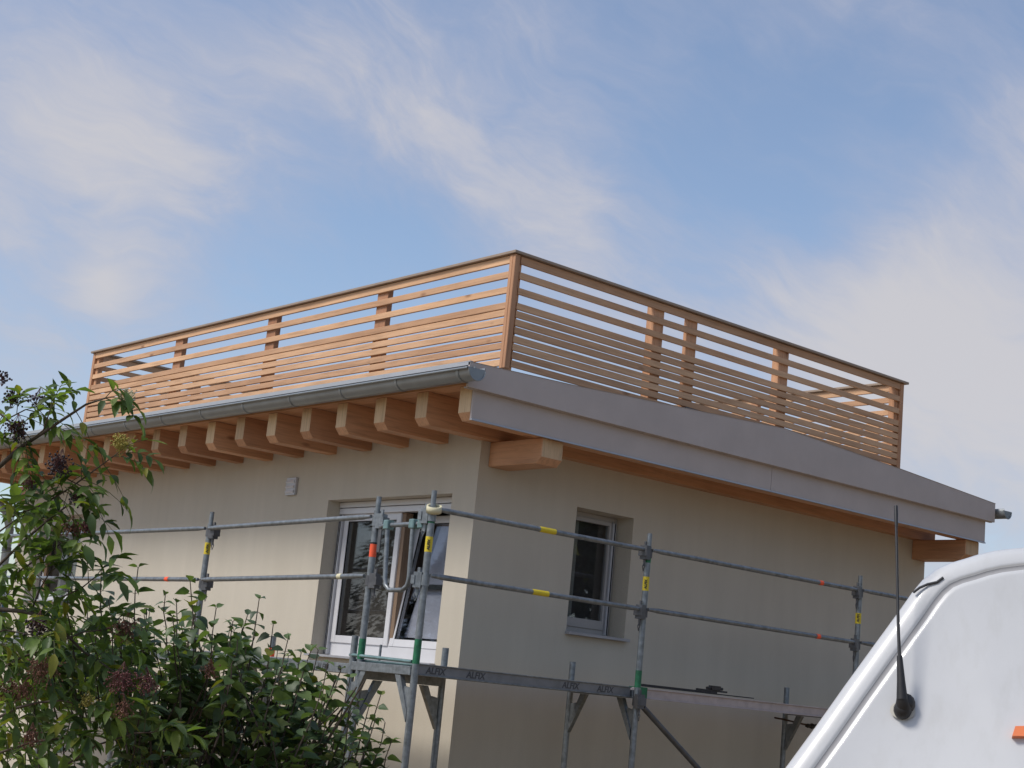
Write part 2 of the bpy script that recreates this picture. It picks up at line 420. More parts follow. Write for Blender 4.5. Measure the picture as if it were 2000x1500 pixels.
# rafters: end cut slanting back at the bottom, running right across the house
rb = MB(); prof = [(-.64, z(2.328)), (-.64, z(2.133)), (-.595, z(2.080)), (5.86, z(2.080)), (5.86, z(2.328))]
rb.prism(prof, lambda p, t: (p[0], t, p[1]), 0, .14)
for i, pl in enumerate(rb.f):
    if i == 0: rb.mi[i] = 1
rme = rb.mesh('rafter', [beam_x, end_grain])
YR0, DYR = -.6398, .5323
rafters = []
for i in range(19):
    o = bpy.data.objects.new('rafter', rme); COL.objects.link(o); o.parent = house; o.location = (uni(-.004, .004), YR0 + i * DYR, uni(-.002, .002)); rafters.append(o)
# soffit boards lying across the rafters
for i in range(5):
    x0 = -.672 + i * .145
    MB().box((x0, -.648, z(2.331)), (x0 + .142, 9.28, z(2.352))).obj('soffit_board', beam_y, house)
MB().box((.06, -.648, z(2.331)), (5.86, 9.28, z(2.352))).obj('roof_deck', beam_y, house)
# purlins carrying the rafters past the walls
def purlin(x0, x1, y_a, y_b):
    p = [(y_a, z(2.078)), (y_a, z(1.935)), (y_a + .05, z(1.885)), (y_b, z(1.885)), (y_b, z(2.078))]
    b = MB(); b.prism(p, lambda q, t: (t, q[0], q[1]), x0, x1); b.mi[0] = 1
    b.obj('purlin', [beam_y, end_grain], house, .005)
purlin(.088, .303, -.62, -.001); purlin(5.632, 5.858, -.62, -.001)
b = MB(); b.box((.088, YE, z(1.885)), (.303, 9.30, z(2.078))); b.obj('purlin', [beam_y], house, .005)
# roof body, low ridge
TOP = [(-.75, 2.474), (.25, 2.507), (2.722, 2.632), (4.40, 2.560), (5.965, 2.477)]
b = MB(); b.prism([(-.70, z(2.353)), (5.90, z(2.353))] + [(x, z(h) - .02) for x, h in TOP[::-1]], lambda p, t: (p[0], t, p[1]), -.645, 9.28)
b.obj('roof', M_roof, house)
# fascia: lower board, upper folded sheet standing proud of it
def sheet(x0, x1, y0, y1, zb, top):
    xs = [x0] + [x for x, h in top if x0 < x < x1] + [x1]
    def ht(x):
        for (a, ha), (c, hc) in zip(top, top[1:]):
            if a <= x <= c: return ha + (hc - ha) * (x - a) / (c - a)
        return top[0][1] if x < top[0][0] else top[-1][1]
    poly = [(x0, z(zb)), (x1, z(zb))] + [(x, z(ht(x))) for x in xs[::-1]]
    b = MB(); b.prism(poly, lambda p, t: (p[0], t, p[1]), y0, y1); return b
for (a, c) in ((-.647, 2.652), (2.656, 5.882)):
    fo = sheet(a, c, -.668, -.650, 2.082, [(-9, 2.36), (9, 2.36)]).obj('fascia_board', M_fascia, house, .002)
    b = MB(); b.prism([(-.676, z(2.082)), (-.650, z(2.080)), (-.650, z(2.072)), (-.680, z(2.070))], lambda p, t: (t, p[0], p[1]), a, c); b.obj('drip_edge', M_lip, fo)
for (a, c) in ((-.75, 5.960),):
    sheet(a, c, -.722, -.702, 2.289, TOP).obj('fascia_cap', M_fascia, house, .002)
b = MB()
for (xa, ha), (xc, hc) in zip(TOP, TOP[1:]):
    b.hexa([(xa, -.726, z(ha)), (xc, -.726, z(hc)), (xa, -.58, z(ha)), (xc, -.58, z(hc)), (xa, -.726, z(ha) + .001), (xc, -.726, z(hc) + .001), (xa, -.58, z(ha) + .001), (xc, -.58, z(hc) + .001)])
b.obj('verge_flashing', M_fascia, house)
b = MB(); b.box((-.742, -.700, z(2.285)), (5.95, -.670, z(2.294))); b.obj('fascia_soffit', M_fascia, house)
b = MB(); b.box((-.75, -.72, z(2.45)), (-.72, 9.28, z(2.482))); b.box((-.735, -.640, z(2.33)), (-.722, 9.28, z(2.45))); b.obj('eaves_flashing', M_lip, house)
# gutters
def gutter(xc, zc, y0, y1, r=.073, side=-1):
    b = MB(); n = 12; ys = [y0 + (y1 - y0) * i / 6 for i in range(7)]; k = 0
    ring = []
    for j in range(n + 1):
        a = math.pi * j / n; ring.append((-math.cos(a) * r, -math.sin(a) * r))
    lip = [(-r - .004, .010), (-r - .014, .012), (-r - .018, .003), (-r - .012, -.005), (-r, 0)]
    prof_ = [(side * -p[0] if side > 0 else p[0], p[1]) for p in lip[:-1] + ring + [(r, .03)]]
    inner = [(p[0] * .955, p[1] * .955 + .002) for p in prof_[::-1]]
    loop = prof_ + inner; L = len(loop)
    for y in ys:
        for p in loop: b.v.append((xc + p[0], y, zc + p[1]))
    for i in range(6):
        for j in range(L):
            jj = (j + 1) % L; b.face([i * L + j, i * L + jj, (i + 1) * L + jj, (i + 1) * L + j], True)
    g = b.obj('gutter', M_gutter, house)
    for (y, th) in ((y0, .004), (y1 - .004, .004)):        # end caps
        e = MB(); pr = [(p[0] * 1.05, p[1] * 1.05) for p in ([(-r * 1.12, .012)] + ring + [(r, .014)])]
        e.prism(pr, lambda p, t: (xc + p[0], t, zc + p[1]), y, y + th); e.obj('end_cap', M_gutter, g)
        e = MB(); e.tube([(xc + p[0] * 1.02, y - .003 if y == y0 else y + .006, zc + p[1] * 1.02) for p in ring], .005, 6); e.obj('cap_rim', M_gutter, g)
    return g
g1 = gutter(-.80, z(2.383), -.875, 9.42)
for i in range(14):                          # gutter brackets
    y = -.74 + i * .745
    e = MB(); rr = .0765
    pts = [(-.80 - math.cos(a) * rr, y, z(2.383) - math.sin(a) * rr) for a in [math.pi * k / 10 for k in range(11)]]
    e.v = []
    for p in pts:
        for dy in (-.014, .014):
            for s_ in (1.0, .97): e.v.append((-.80 + (p[0] + .80) * s_, y + dy, z(2.383) + (p[2] - z(2.383)) * s_))
    for k in range(10):
        a = k * 4; c = a + 4
        e.face([a, c, c + 2, a + 2], True); e.face([a + 1, a + 3, c + 3, c + 1], True); e.face([a, a + 1, c + 1, c]); e.face([a + 2, c + 2, c + 3, a + 3])
    e.box((-.725, y - .014, z(2.36)), (-.719, y + .014, z(2.44)))
    e.obj('gutter_bracket', M_gutter, g1)
gutter(6.055, z(2.40), -.80, 9.4, .062, 1)
# downpipe with swan neck at the far end
b = MB(); zt = z(2.30)
b.tube([(-.80, 9.22, zt), (-.79, 9.19, zt - .12), (-.62, 9.06, zt - .26), (-.34, 8.90, zt - .42), (-.16, 8.83, zt - .58), (-.085, 8.82, zt - .78), (-.085, 8.82, 1.0), (-.085, 8.82, .0)], .05, 14)
dp = b.obj('downpipe', M_gutter, house)
b = MB(); b.tube([(-.085, 8.82, z(1.30)), (-.085, 8.82, z(1.25))], .056, 14); b.obj('pipe_collar', M_galvdark, dp)

# ---- windows
def window_left(y0, y1, z0, z1, tilt):
    xf = .165
    w = MB()
    for (a, c, d, e) in ((y0, y0 + .065, z0, z1), (y1 - .065, y1, z0, z1), (y0 + .065, y1 - .065, z0, z0 + .12), (y0 + .065, y1 - .065, z1 - .10, z1)):
        w.box((xf, a + .001, d + .001), (xf + .075, c - .001, e - .001))
    w = w.obj('window', M_pvc, house, .003)
    # roller shutter guide rails with their dark slots, shutter box rail at the top
    for ys in (y1 - .052, y0 + .004):
        MB().box((xf - .035, ys, z0 + .012), (xf - .001, ys + .048, z1 - .11)).obj('shutter_rail', M_rail, w, .002)
        for dy in (.012, .030): MB().box((xf - .0375, ys + dy, z0 + .015), (xf - .0345, ys + dy + .008, z1 - .112)).obj('rail_slot', M_seal, w)
    MB().box((xf - .045, y0 + .004, z1 - .050), (xf - .002, y1 - .004, z1 - .004)).obj('shutter_box', M_pvc, w, .002)
    MB().box((xf - .038, y0 + .004, z1 - .106), (xf - .002, y1 - .004, z1 - .056)).obj('shutter_box', M_pvc, w, .002)
    ym = (y0 + y1) / 2 - .02
    def sash(a, c, d, e, xs, ang):
        f = MB(); t = .062
        for (q, r_, s_, u_) in ((a, a + t, d, e), (c - t, c, d, e), (a + t, c - t, d, d + t), (a + t, c - t, e - t, e)): f.box((xs, q, s_), (xs + .05, r_, u_))
        g = MB(); g.box((xs + .016, a + t - .004, d + t - .004), (xs + .022, c - t + .004, e - t + .004))
        r = MB()
        for (q, r_, s_, u_) in ((a + t, a + t + .006, d + t, e - t), (c - t - .006, c - t, d + t, e - t), (a + t + .006, c - t - .006, d + t, d + t + .006), (a + t + .006, c - t - .006, e - t - .006, e - t)): r.box((xs + .004, q, s_), (xs + .015, r_, u_))
        mt = Matrix.Translation((xs, 0, d)) @ Matrix.Rotation(ang, 4, 'Y') @ Matrix.Translation((-xs, 0, -d))
        for q in (f, g, r): q.v = [tuple(mt @ Vector(p)) for p in q.v]
        so = f.obj('sash', M_pvc, w, .003); g.obj('pane', M_glass, w); r.obj('glazing_bead', M_seal, w)
        return so
    zb, zt_ = z0 + .115, z1 - .105
    sash(ym + .004, y1 - .060, zb, zt_, xf - .012, 0)
    sash(y0 + .060, ym - .004, zb, zt_, xf - .006, tilt)
    MB().box((xf + .16, ym + .30, z0 + .02), (xf + .19, y1 + .1, z1 + .05)).obj('curtain_panel', M_curtain, w)
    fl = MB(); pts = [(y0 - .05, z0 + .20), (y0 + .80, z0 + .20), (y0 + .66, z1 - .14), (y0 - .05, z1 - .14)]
    fl.prism(pts, lambda p, t: (t + (p[1] - z0) * .17, p[0], p[1]), xf + .075, xf + .079); fl.obj('lilac_panel', M_lilacpanel, w)  # opaque panel put behind the tilted pane to give it a lilac tone
    MB().box((xf + .13, y0 - .02, z0 + .60), (xf + .16, ym - .10, z0 + .64)).obj('panel_bar', M_galvdark, w)
    MB().box((xf + .004, ym - .045, zb + .005), (xf + .075, ym + .003, zt_ - .004)).obj('brown_rebate', M_brown, w)
    MB().box((-.055, y0 - .012, z0 - .018), (xf + .002, y1 + .012, z0 + .002)).obj('window_sill', M_sill, house, .002)
    return w
window_left(*WL, math.radians(8.5))
def window_far(y0, y1, z0, z1):
    xf = .165; w = MB()
    for (a, c, d, e) in ((y0, y0 + .06, z0, z1), (y1 - .10, y1, z0, z1), (y0 + .06, y1 - .10, z0, z0 + .11), (y0 + .06, y1 - .10, z1 - .09, z1)):
        w.box((xf, a + .001, d + .001), (xf + .07, c - .001, e - .001))
    w.box((xf - .004, (y0 + y1) / 2 - .05, z0 + .11), (xf + .05, (y0 + y1) / 2 + .05, z1 - .09))
    w = w.obj('window', M_pvc, house, .003)
    for dy in (.012, .034): MB().box((xf - .004, y1 - dy - .010, z0 + .01), (xf - .001, y1 - dy, z1 - .09)).obj('rail_slot', M_seal, w)
    MB().box((xf + .03, y0 + .055, z0 + .105), (xf + .036, y1 - .095, z1 - .085)).obj('pane', M_glass, w)
    MB().box((xf - .006, y1 - .165, z0 + .11), (xf + .02, y1 - .10, z1 - .09)).obj('brown_rebate', M_brown, w)
    MB().box((-.055, y0 - .01, z0 - .018), (xf + .002, y1 + .01, z0 + .002)).obj('window_sill', M_sill, house, .002)
window_far(*WF)
def window_small(x0, x1, z0, z1):
    yf = .20; w = MB(); t = .05; x0 -= .045
    for (a, c, d, e) in ((x0, x0 + t, z0, z1), (x1 - .05, x1, z0, z1), (x0 + t, x1 - .05, z0, z0 + .055), (x0 + t, x1 - .05, z1 - .045, z1)):
        w.box((a + .001, yf, d + .001), (c - .001, yf + .07, e - .001))
    w = w.obj('window', M_pvcshade, house, .003)
    MB().box((x1 - .062, yf - .030, z0 + .012), (x1 - .030, yf - .001, z1 - .05)).obj('shutter_rail', M_rail, w, .002)
    MB().box((x1 - .050, yf - .0335, z0 + .014), (x1 - .040, yf - .0305, z1 - .052)).obj('rail_slot', M_seal, w)
    f = MB(); a, c, d, e, t = x0 + .046, x1 - .066, z0 + .052, z1 - .042, .058
    for (q, r_, s_, u_) in ((a, a + t * .6, d, e), (c - t * .42, c, d, e), (a + t * .6, c - t * .42, d, d + .075), (a + t * .6, c - t * .42, e - t * .6, e)): f.box((q, yf - .010, s_), (r_, yf + .04, u_))
    f.obj('sash', M_pvcshade, w, .003)
    MB().box((a + t * .6 - .003, yf + .012, d + .072), (c - t * .42 + .003, yf + .018, e - t * .6 + .003)).obj('pane', M_glass, w)
    MB().box((a + .12, yf - .0125, d + .030), (a + .135, yf - .0095, d + .048)).obj('drain_cap', M_seal, w)
    MB().box((x0 + .033, -.055, z0 - .026), (x1 + .02, yf + .002, z0 - .002)).obj('window_sill', M_sill, house, .002)
    MB().box((x0 + .01, yf + .10, z0 + .02), (x1 + .25, yf + .115, z1 + .08)).obj('curtain_panel', M_dimpanel, w)  # added dark panel close behind the pane, giving the dim room its tone
    # blind box and hanging strip inside the room
    MB().box((x0 + .30, yf + .078, z0 + .03), (x0 + .335, yf + .096, z1 - .02)).obj('curtain_strip', M_inside, w)
window_small(*WS)
# louvred vent box on the left wall
v = MB(); v.box((-.030, 2.592, z(1.735)), (-.001, 2.745, z(1.895))); vo = v.obj('vent_cover', M_rail, house, .004)
for i in range(3):
    h = z(1.750) + i * .046
    MB().hexa([(-.036, 2.602, h), (-.0305, 2.602, h), (-.036, 2.735, h), (-.0305, 2.735, h), (-.044, 2.602, h + .012), (-.0305, 2.602, h + .036), (-.044, 2.735, h + .012), (-.0305, 2.735, h + .036)]).obj('louvre', M_pvc, vo)

# ================================================================== ROOF RAILING
rail = thing('roof_railing', (.513, .448, z(2.83)), 'larch slatted railing round the roof terrace with a thin dark cap strip', 'railing')
RX0, RY0, RX1, RY1 = .513, .448, 6.0, 8.585
ROWS = [(3.731, 3.800), (3.607, 3.666), (3.470, 3.527)] + [(3.3405 - i * .0711, 3.3975 - i * .0711) for i in range(8)]
for (a, c) in ROWS:
    jz = lambda: uni(-.004, .004)
    d = jz(); MB().box((RX0 + .012, RY0 + .078, z(a) + d), (RX0 + .034, RY1 - .02, z(c) + d)).obj('slat', wood_y, rail, .003)
    d = jz(); MB().box((RX0 + .078, RY0 + .012, z(a) + d), (RX1 - .02, RY0 + .034, z(c) + d)).obj('slat', wood_x, rail, .003)
    d = jz(); MB().box((RX0 + .035, RY1 - .034, z(a) + d), (RX1 - .02, RY1 - .012, z(c) + d)).obj('slat', wood_x, rail, .003)
    d = jz(); MB().box((RX1 - .034, RY0 + .035, z(a) + d), (RX1 - .012, RY1 - .036, z(c) + d)).obj('slat', wood_y, rail, .003)
ZB, ZT = z(2.815), z(3.803)
def rpost(x0, y0, x1, y1, zb=ZB): MB().box((x0, y0, zb), (x1, y1, ZT)).obj('post', wood_z, rail, .004)
# corner: two facing boards with a dark joint between, and an inner post behind the slats
rpost(RX0, RY0 + .034, RX0 + .034, RY0 + .074); rpost(RX0 + .002, RY0 + .001, RX0 + .060, RY0 + .0335)
rpost(RX0 + .036, RY0 + .036, RX0 + .110, RY0 + .110)
for (ya, yb) in ((2.32, 2.50), (4.29, 4.50), (6.30, 6.52)): rpost(RX0 + .036, ya, RX0 + .096, ya + .15 + (yb - ya) * .12, z(2.45))
for (xa, xb, dp_) in ((2.235, 2.365, .10), (2.672, 2.812, .045), (3.995, 4.14, .09)): rpost(xa, RY0 + .036, xb, RY0 + .036 + dp_, z(2.45))
rpost(RX0 + .005, RY1 - .06, RX0 + .034, RY1 - .001, z(2.50)); rpost(RX0 + .036, RY1 - .13, RX0 + .10, RY1 - .036, z(2.45))
rpost(RX1 - .055, RY0 + .005, RX1, RY0 + .034, z(2.55)); rpost(RX1 - .12, RY0 + .036, RX1 - .036, RY0 + .11, z(2.45))
rpost(RX1 - .10, RY1 - .10, RX1 - .036, RY1 - .036, z(2.45))
for k in range(3):
    rpost(RX1 - .10, 2.4 + k * 2, RX1 - .036, 2.5 + k * 2, z(2.45)); rpost(1.9 + k * 1.5, RY1 - .10, 2.0 + k * 1.5, RY1 - .036, z(2.45))
for (x0, y0, x1, y1) in ((RX0 - .02, RY0 - .02, RX0 + .095, RY1 + .03), (RX0 + .0955, RY0 - .02, RX1 + .05, RY0 + .095), (RX1 - .065, RY0 + .0955, RX1 + .05, RY1 - .07), (RX0 + .0955, RY1 - .065, RX1 + .05, RY1 + .03)):
    MB().box((x0, y0, z(3.806)), (x1, y1, z(3.831))).obj('cap_rail', M_cap, rail, .003)
b = MB(); b.box((2.66, RY0 - .045, z(2.70)), (2.83, RY0 + .010, z(2.90))); b.box((2.70, RY0 - .06, z(2.73)), (2.87, RY0 - .046, z(2.88)))
b.obj('post_bracket', M_galvdark, rail, .004)

# ================================================================== SCAFFOLD
sc = thing('scaffold', (-1.162, -1.015, 0), 'galvanised steel scaffold with guardrails wrapped round the house corner', 'scaffold')
X0, Y1 = -1.162, -1.015
UP, MID, DT, DB = 1.332, .888, .312, .238
R_ = .0242
def standard(x, y, top, zs=None, spig=True):
    b = MB(); b.tube([(x, y, .12), (x, y, z(top) - (.10 if spig else 0))], R_, 14)
    if spig: b.tube([(x, y, z(top) - .115), (x, y, z(top))], .0185, 12)
    o = b.obj('standard', M_galv, sc)
    p = MB(); p.box((x - .075, y - .075, .0), (x + .075, y + .075, .008)); p.tube([(x, y, .008), (x, y, .2)], .017, 8); p.obj('base_jack', M_galvdark, o)
    return o
def band(par, x, y, z0, z1, M, r=.0252, name='sticker'):
    b = MB(); b.tube([(x, y, z(z0)), (x, y, z(z1))], r, 14); return b.obj(name, M, par)
def coupler(par, p, d, s=1.0):
    # wedge housing: pocket plate, clamp collar on the tube, wedge pin with its loop hanging below
    p = Vector(p); d = Vector(d).normalized(); sd = Vector((-d.y, d.x, 0)); K = 1.3
    b = MB(); b.tube([p + Vector((0, 0, -.035)), p + Vector((0, 0, .035))], .031, 12)
    def bx(c, hl, hw, hh):
        q = []
        for k in (-1, 1):
            for j in (-1, 1):
                for i in (-1, 1): q.append(c + d * hl * K * i + sd * hw * K * j + Vector((0, 0, hh * K * k)))
        b.hexa(q)
    bx(p + d * .045, .022, .022, .040); bx(p + d * .075, .010, .027, .022); bx(p + d * .048 + Vector((0, 0, -.01)), .007, .005, .072)
    c = p + d * .055 + Vector((0, 0, -.105))
    b.tube([c + Vector((0, 0, .03)), c + d * .014, c + Vector((0, 0, -.035)), c - d * .014, c + Vector((0, 0, .03))], .004, 5)
    return b.obj('coupler', M_galvdark if s < 1 else M_galv, par)
def guardrail(p, q, flat=True):
    p = Vector(p); q = Vector(q); d = (q - p).normalized()
    b = MB(); pts = [p, p + d * .05, p + d * .10, q - d * .10, q - d * .05, q]
    b.tube(pts, [.013, .015, .0192, .0192, .015, .013], 12); return b.obj('guardrail', M_galv, sc)
def tape(par, p, q, t, w, M):
    p = Vector(p); q = Vector(q); d = (q - p).normalized(); c = p + (q - p) * t
    b = MB(); b.tube([c - d * w / 2, c + d * w / 2], .0203, 12); b.obj('tape_band', M, par)
def text(par, body, org, xdir, up, size, M, off):
    cu = bpy.data.curves.new('lettering', 'FONT'); cu.body = body; cu.size = size; cu.extrude = .0006; cu.offset = .0012; cu.resolution_u = 2; cu.shear = .15
    tmp = bpy.data.objects.new('tmp', cu); COL.objects.link(tmp)
    me = bpy.data.meshes.new_from_object(tmp.evaluated_get(bpy.context.evaluated_depsgraph_get())); bpy.data.objects.remove(tmp)
    xdir = Vector(xdir).normalized(); up = Vector(up).normalized(); n = xdir.cross(up)
    mt = Matrix((xdir, up, n)).transposed().to_4x4(); mt.translation = Vector(org) + n * off
    me.transform(mt); me.materials.clear(); me.materials.append(M)
    o = bpy.data.objects.new('lettering', me); COL.objects.link(o); o.parent = par
    o.matrix_parent_inverse = Matrix.Translation(sc.location).inverted() if par.parent is None else Matrix.Identity(4)
    return o
def gussets(par, p, d, r=.0):
    # slotted corner plates under the transom
    p = Vector(p); d = Vector(d); sd = Vector((-d.y, d.x, 0)) * .018
    b = MB(); a0 = p + d * .025; 
    tri = [a0 + Vector((0, 0, -.30)), a0 + Vector((0, 0, -.23)), a0 + d * .11 + Vector((0, 0, -.0)), a0 + d * .17 + Vector((0, 0, -.0))]
    q = [tri[0] - sd, tri[3] - sd, tri[0] + sd, tri[3] + sd, tri[1] - sd, tri[2] - sd, tri[1] + sd, tri[2] + sd]
    b.hexa(q); b.hexa([a0 + Vector((0, 0, -.23)) - sd * .5, a0 + d * .07 + Vector((0, 0, -.10)) - sd * .5, a0 + Vector((0, 0, -.23)) + sd * .5, a0 + d * .07 + Vector((0, 0, -.10)) + sd * .5,
               a0 + Vector((0, 0, -.08)) - sd * .5, a0 + d * .06 + Vector((0, 0, -.07)) - sd * .5, a0 + Vector((0, 0, -.08)) + sd * .5, a0 + d * .06 + Vector((0, 0, -.07)) + sd * .5])
    return b.obj('corner_plate', M_galv, par)
def transom(x0, y0, x1, y1, zt_):
    a = Vector((x0, y0, 0)); c = Vector((x1, y1, 0)); d = (c - a).normalized(); sd = Vector((-d.y, d.x, 0)) * .024
    b = MB(); q = []
    for zz in (zt_ - .06, zt_):
        for s_ in (-1, 1):
            for p in (a + d * .022, c - d * .022): q.append(p + sd * s_ + Vector((0, 0, zz)))
    b.hexa(q); t = b.obj('transom', M_galv, sc, .003)
    gussets(t, a + Vector((0, 0, zt_ - .062)), d); gussets(t, c + Vector((0, 0, zt_ - .062)), -d)
    return t
PX = [X0, .902, 3.488, 6.06]
QY = [-.378, 1.972, 4.64, 7.25]
YI = Y1 + .73; XI = X0 + .73
QTOP = [1.441, 1.392, 1.37, 1.36]; QUP = [1.297, 1.254, 1.245, 1.245]; QMID = [.880, .836, .826, .82]
posts = []
for i, x in enumerate(PX):
    o = standard(x, Y1, 1.462); posts.append(o)
    transom(x, Y1, x, YI, z(DB) + .055)
    standard(x, YI, .468, spig=False)
qposts = []
for i, y in enumerate(QY):
    qposts.append(standard(X0, y, QTOP[i])); transom(X0, y, XI, y, z(.24)); standard(XI, y, .455, spig=False)
# marks on the standards
ST = [(posts[0], X0, Y1, 1.047, 1.150), (posts[1], PX[1], Y1, 1.03, 1.135), (posts[2], PX[2], Y1, 1.05, 1.14), (qposts[1], X0, QY[1], 1.043, 1.140), (qposts[2], X0, QY[2], 1.05, 1.145), (qposts[0], X0, QY[0], 1.015, 1.105)]
for i, (o, x, y, a, c) in enumerate(ST):
    s_ = band(o, x, y, a, c, M_orange if i == 5 else M_yellow)
    if i < 5: 
        dv = (CAM - Vector((x, y, CAM.z))); dv.z = 0; dv.normalize()
        text(s_, 'ALFIX', Vector((x, y, z(a) + .012)) + dv * .0255 + Vector((-dv.y, dv.x, 0)) * .008, (0, 0, 1), Vector((dv.y, -dv.x, 0)), .027, M_black, .0004)
band(qposts[0], X0, QY[0], 1.105, 1.118, M_black, .0250, 'tape_band')
for (o, x, y, a, c) in ((posts[0], X0, Y1, .31, .47), (qposts[0], X0, QY[0], .31, .45), (posts[1], PX[1], Y1, .315, .44), (posts[1], PX[1], Y1, 1.24, 1.30), (posts[0], X0, Y1, 1.24, 1.30)): band(o, x, y, a, c, M_green, .0247, 'paint_mark')
jo = [o for o in sc.children if o.name.startswith('standard') and abs(o.data.vertices[0].co.x - XI) < .05 and abs(o.data.vertices[0].co.y - QY[1]) < .05]
if jo: band(jo[0], XI, QY[1], .27, .36, M_orange)
# guardrails, right run
for i in range(3):
    for h, t_ in ((UP, 0), (MID, 1)):
        p = (PX[i] + .02, Y1 - .028, z(h) + .005); q = (PX[i + 1] - .05, Y1 - .028, z(h))
        g = guardrail(p, q)
        if i == 0: tape(g, p, q, .497 if t_ == 0 else .49, .15, M_yellow)
        if i == 1: tape(g, p, q, .795, .045, M_orange)
        coupler(posts[i + 1], (PX[i + 1], Y1, z(h) - .02), (-1, -.25, 0), .5)
coupler(posts[0], (X0, Y1, z(UP) - .045), (-.4, .9, 0)); coupler(posts[0], (X0, Y1, z(MID) - .03), (-.5, .8, 0))
# guardrails, left run
for i in range(3):
    for hs, k in ((QUP, 0), (QMID, 1)):
        p = (X0 - .03, QY[i] + .03, z(hs[i])); q = (X0 - .03, QY[i + 1] - .04, z(hs[i + 1]))
        g = guardrail(p, q)
        if i == 1 and k: tape(g, p, q, .20, .06, M_orange)
        if i == 0 and k: tape(g, p, q, .13, .05, M_tape)
        coupler(qposts[i], (X0, QY[i], z(hs[i]) - .03), (.25, -1, 0), 1 if i == 0 and not k else .5)
# end gate between the two runs
gz = z(1.236)
b = MB(); b.tube([(X0, QY[0] - .05, gz - .01), (X0, -.50, gz), (X0, -.95, gz + .004), (X0, Y1 + .05, gz + .012)], .0165, 12)
b.tube([(X0 - .012, -.535, gz + .02), (X0 - .012, -.545, z(1.15)), (X0 - .012, -.575, z(.87)), (X0 - .012, -.590, z(.82)), (X0 - .012, -.640, z(.788)), (X0 - .012, -.790, z(.790)), (X0 - .012, -.840, z(.820)), (X0 - .012, -.852, z(.87)), (X0 - .012, -.835, z(1.15)), (X0 - .012, -.832, gz + .02)], .0165, 12)
gate = b.obj('end_guardrail', M_galv, sc)
for y in (-.535, -.832, -.93): MB().box((X0 - .034, y - .028, gz - .032), (X0 + .026, y + .028, gz + .034)).obj('gate_clamp', M_teal, gate, .006)
MB().box((X0 - .014, -.47, gz - .19), (X0 - .004, -.435, gz - .03)).obj('gate_latch', M_galvdark, gate, .002)
b = MB(); b.tube([(X0 - .012, YI + .02, z(.335)), (X0 - .012, Y1 + .03, z(.322))], .012, 8); b.tube([(X0 + .03, YI, z(.300)), (X0 + .03, Y1 + .03, z(.300))], .010, 8); b.obj('toe_bar', M_teal, sc)
for y in (-.53, -.93):
    b = MB(); b.tube([(X0 + .05, y, z(.29)), (X0 + .05, y, z(.42))], .009, 8); b.obj('toe_board_pin', M_galv, sc)
# decks
def plank(x0, y0, x1, y1, zb, zt_, M, name='deck_plank'):
    b = MB(); b.box((x0, y0, zb), (x1, y1, zt_))
    along_x = (x1 - x0) > (y1 - y0)
    n = int(((x1 - x0) if along_x else (y1 - y0)) / .16)
    return b.obj(name, M, sc, .004)
M_deck = metalgrey('steel_deck', (.20, .205, .215), .5, .4, 9, .18)
for i in range(3):
    xa, xb = PX[i] + .035, PX[i + 1] - .035
    for k in range(2):
        y0 = Y1 + .035 + k * .335
        o = plank(xa, y0, xb, y0 + .315, z(DB) + (.0 if i == 0 else .004), z(DT) + (.0 if i == 0 else .004), M_deck if i == 0 else M_deckal)
        if k == 0:
            for zz in (DB, DT - .004):           # rolled edges of the side beam
                MB().box((xa, y0 - .010, z(zz) - .001), (xb, y0 - .0005, z(zz) + .008)).obj('rolled_edge', M_galv if i == 0 else M_deckal, o, .002)
            if i == 0:
                for u in (833, 912, 1099, 1167):
                    p = onplane(u, 1318 + (u - 833) * .12, (0, y0 - .011, 0), (0, 1, 0)); text(o, 'ALFIX', (p.x, y0 - .0008, z(DB) + .018), (1, 0, 0), (0, 0, 1), .062, M_print, .0008)
            if i == 1: MB().box((xa + .005, y0 - .014, z(DB) - .002), (xa + .095, y0 + .10, z(DT) + .010)).obj('green_sleeve', M_green, o, .003)
for i in range(3):
    ya, yb = QY[i] + .035, QY[i + 1] - .035
    dz = (.0, -.03, -.04)[i]
    for k in range(2):
        x0 = X0 + .035 + k * .335
        o = plank(x0, ya, x0 + .315, yb, z(.205) + dz, z(.275) + dz, M_galv)
        if k == 0:
            for y in ((ya + .15, ya + .55) if i == 0 else (yb - .35, yb - .75, ya + .2)): text(o, 'ALFIX', (x0 - .0008, y, z(.218) + dz), (0, -1, 0), (0, 0, 1), .058, M_print, .0008)
            for j in range(3 if i == 0 else 0): 
                b = MB(); b.tube([(x0 - .001, ya + .10 + j * .16, z(.24)), (x0 - .004, ya + .10 + j * .16, z(.24))], .018, 10); b.obj('deck_hole', M_seal, o)
# diagonal brace in the second bay, below the deck
b = MB(); b.tube([(PX[1] + .03, Y1 - .045, z(.175)), (PX[1] + 2.35, Y1 - .045, z(-1.32))], .0212, 12); b.obj('diagonal_brace', M_galvdark, sc)
coupler(posts[1], (PX[1], Y1, z(.215)), (-.3, -1, 0), .5)

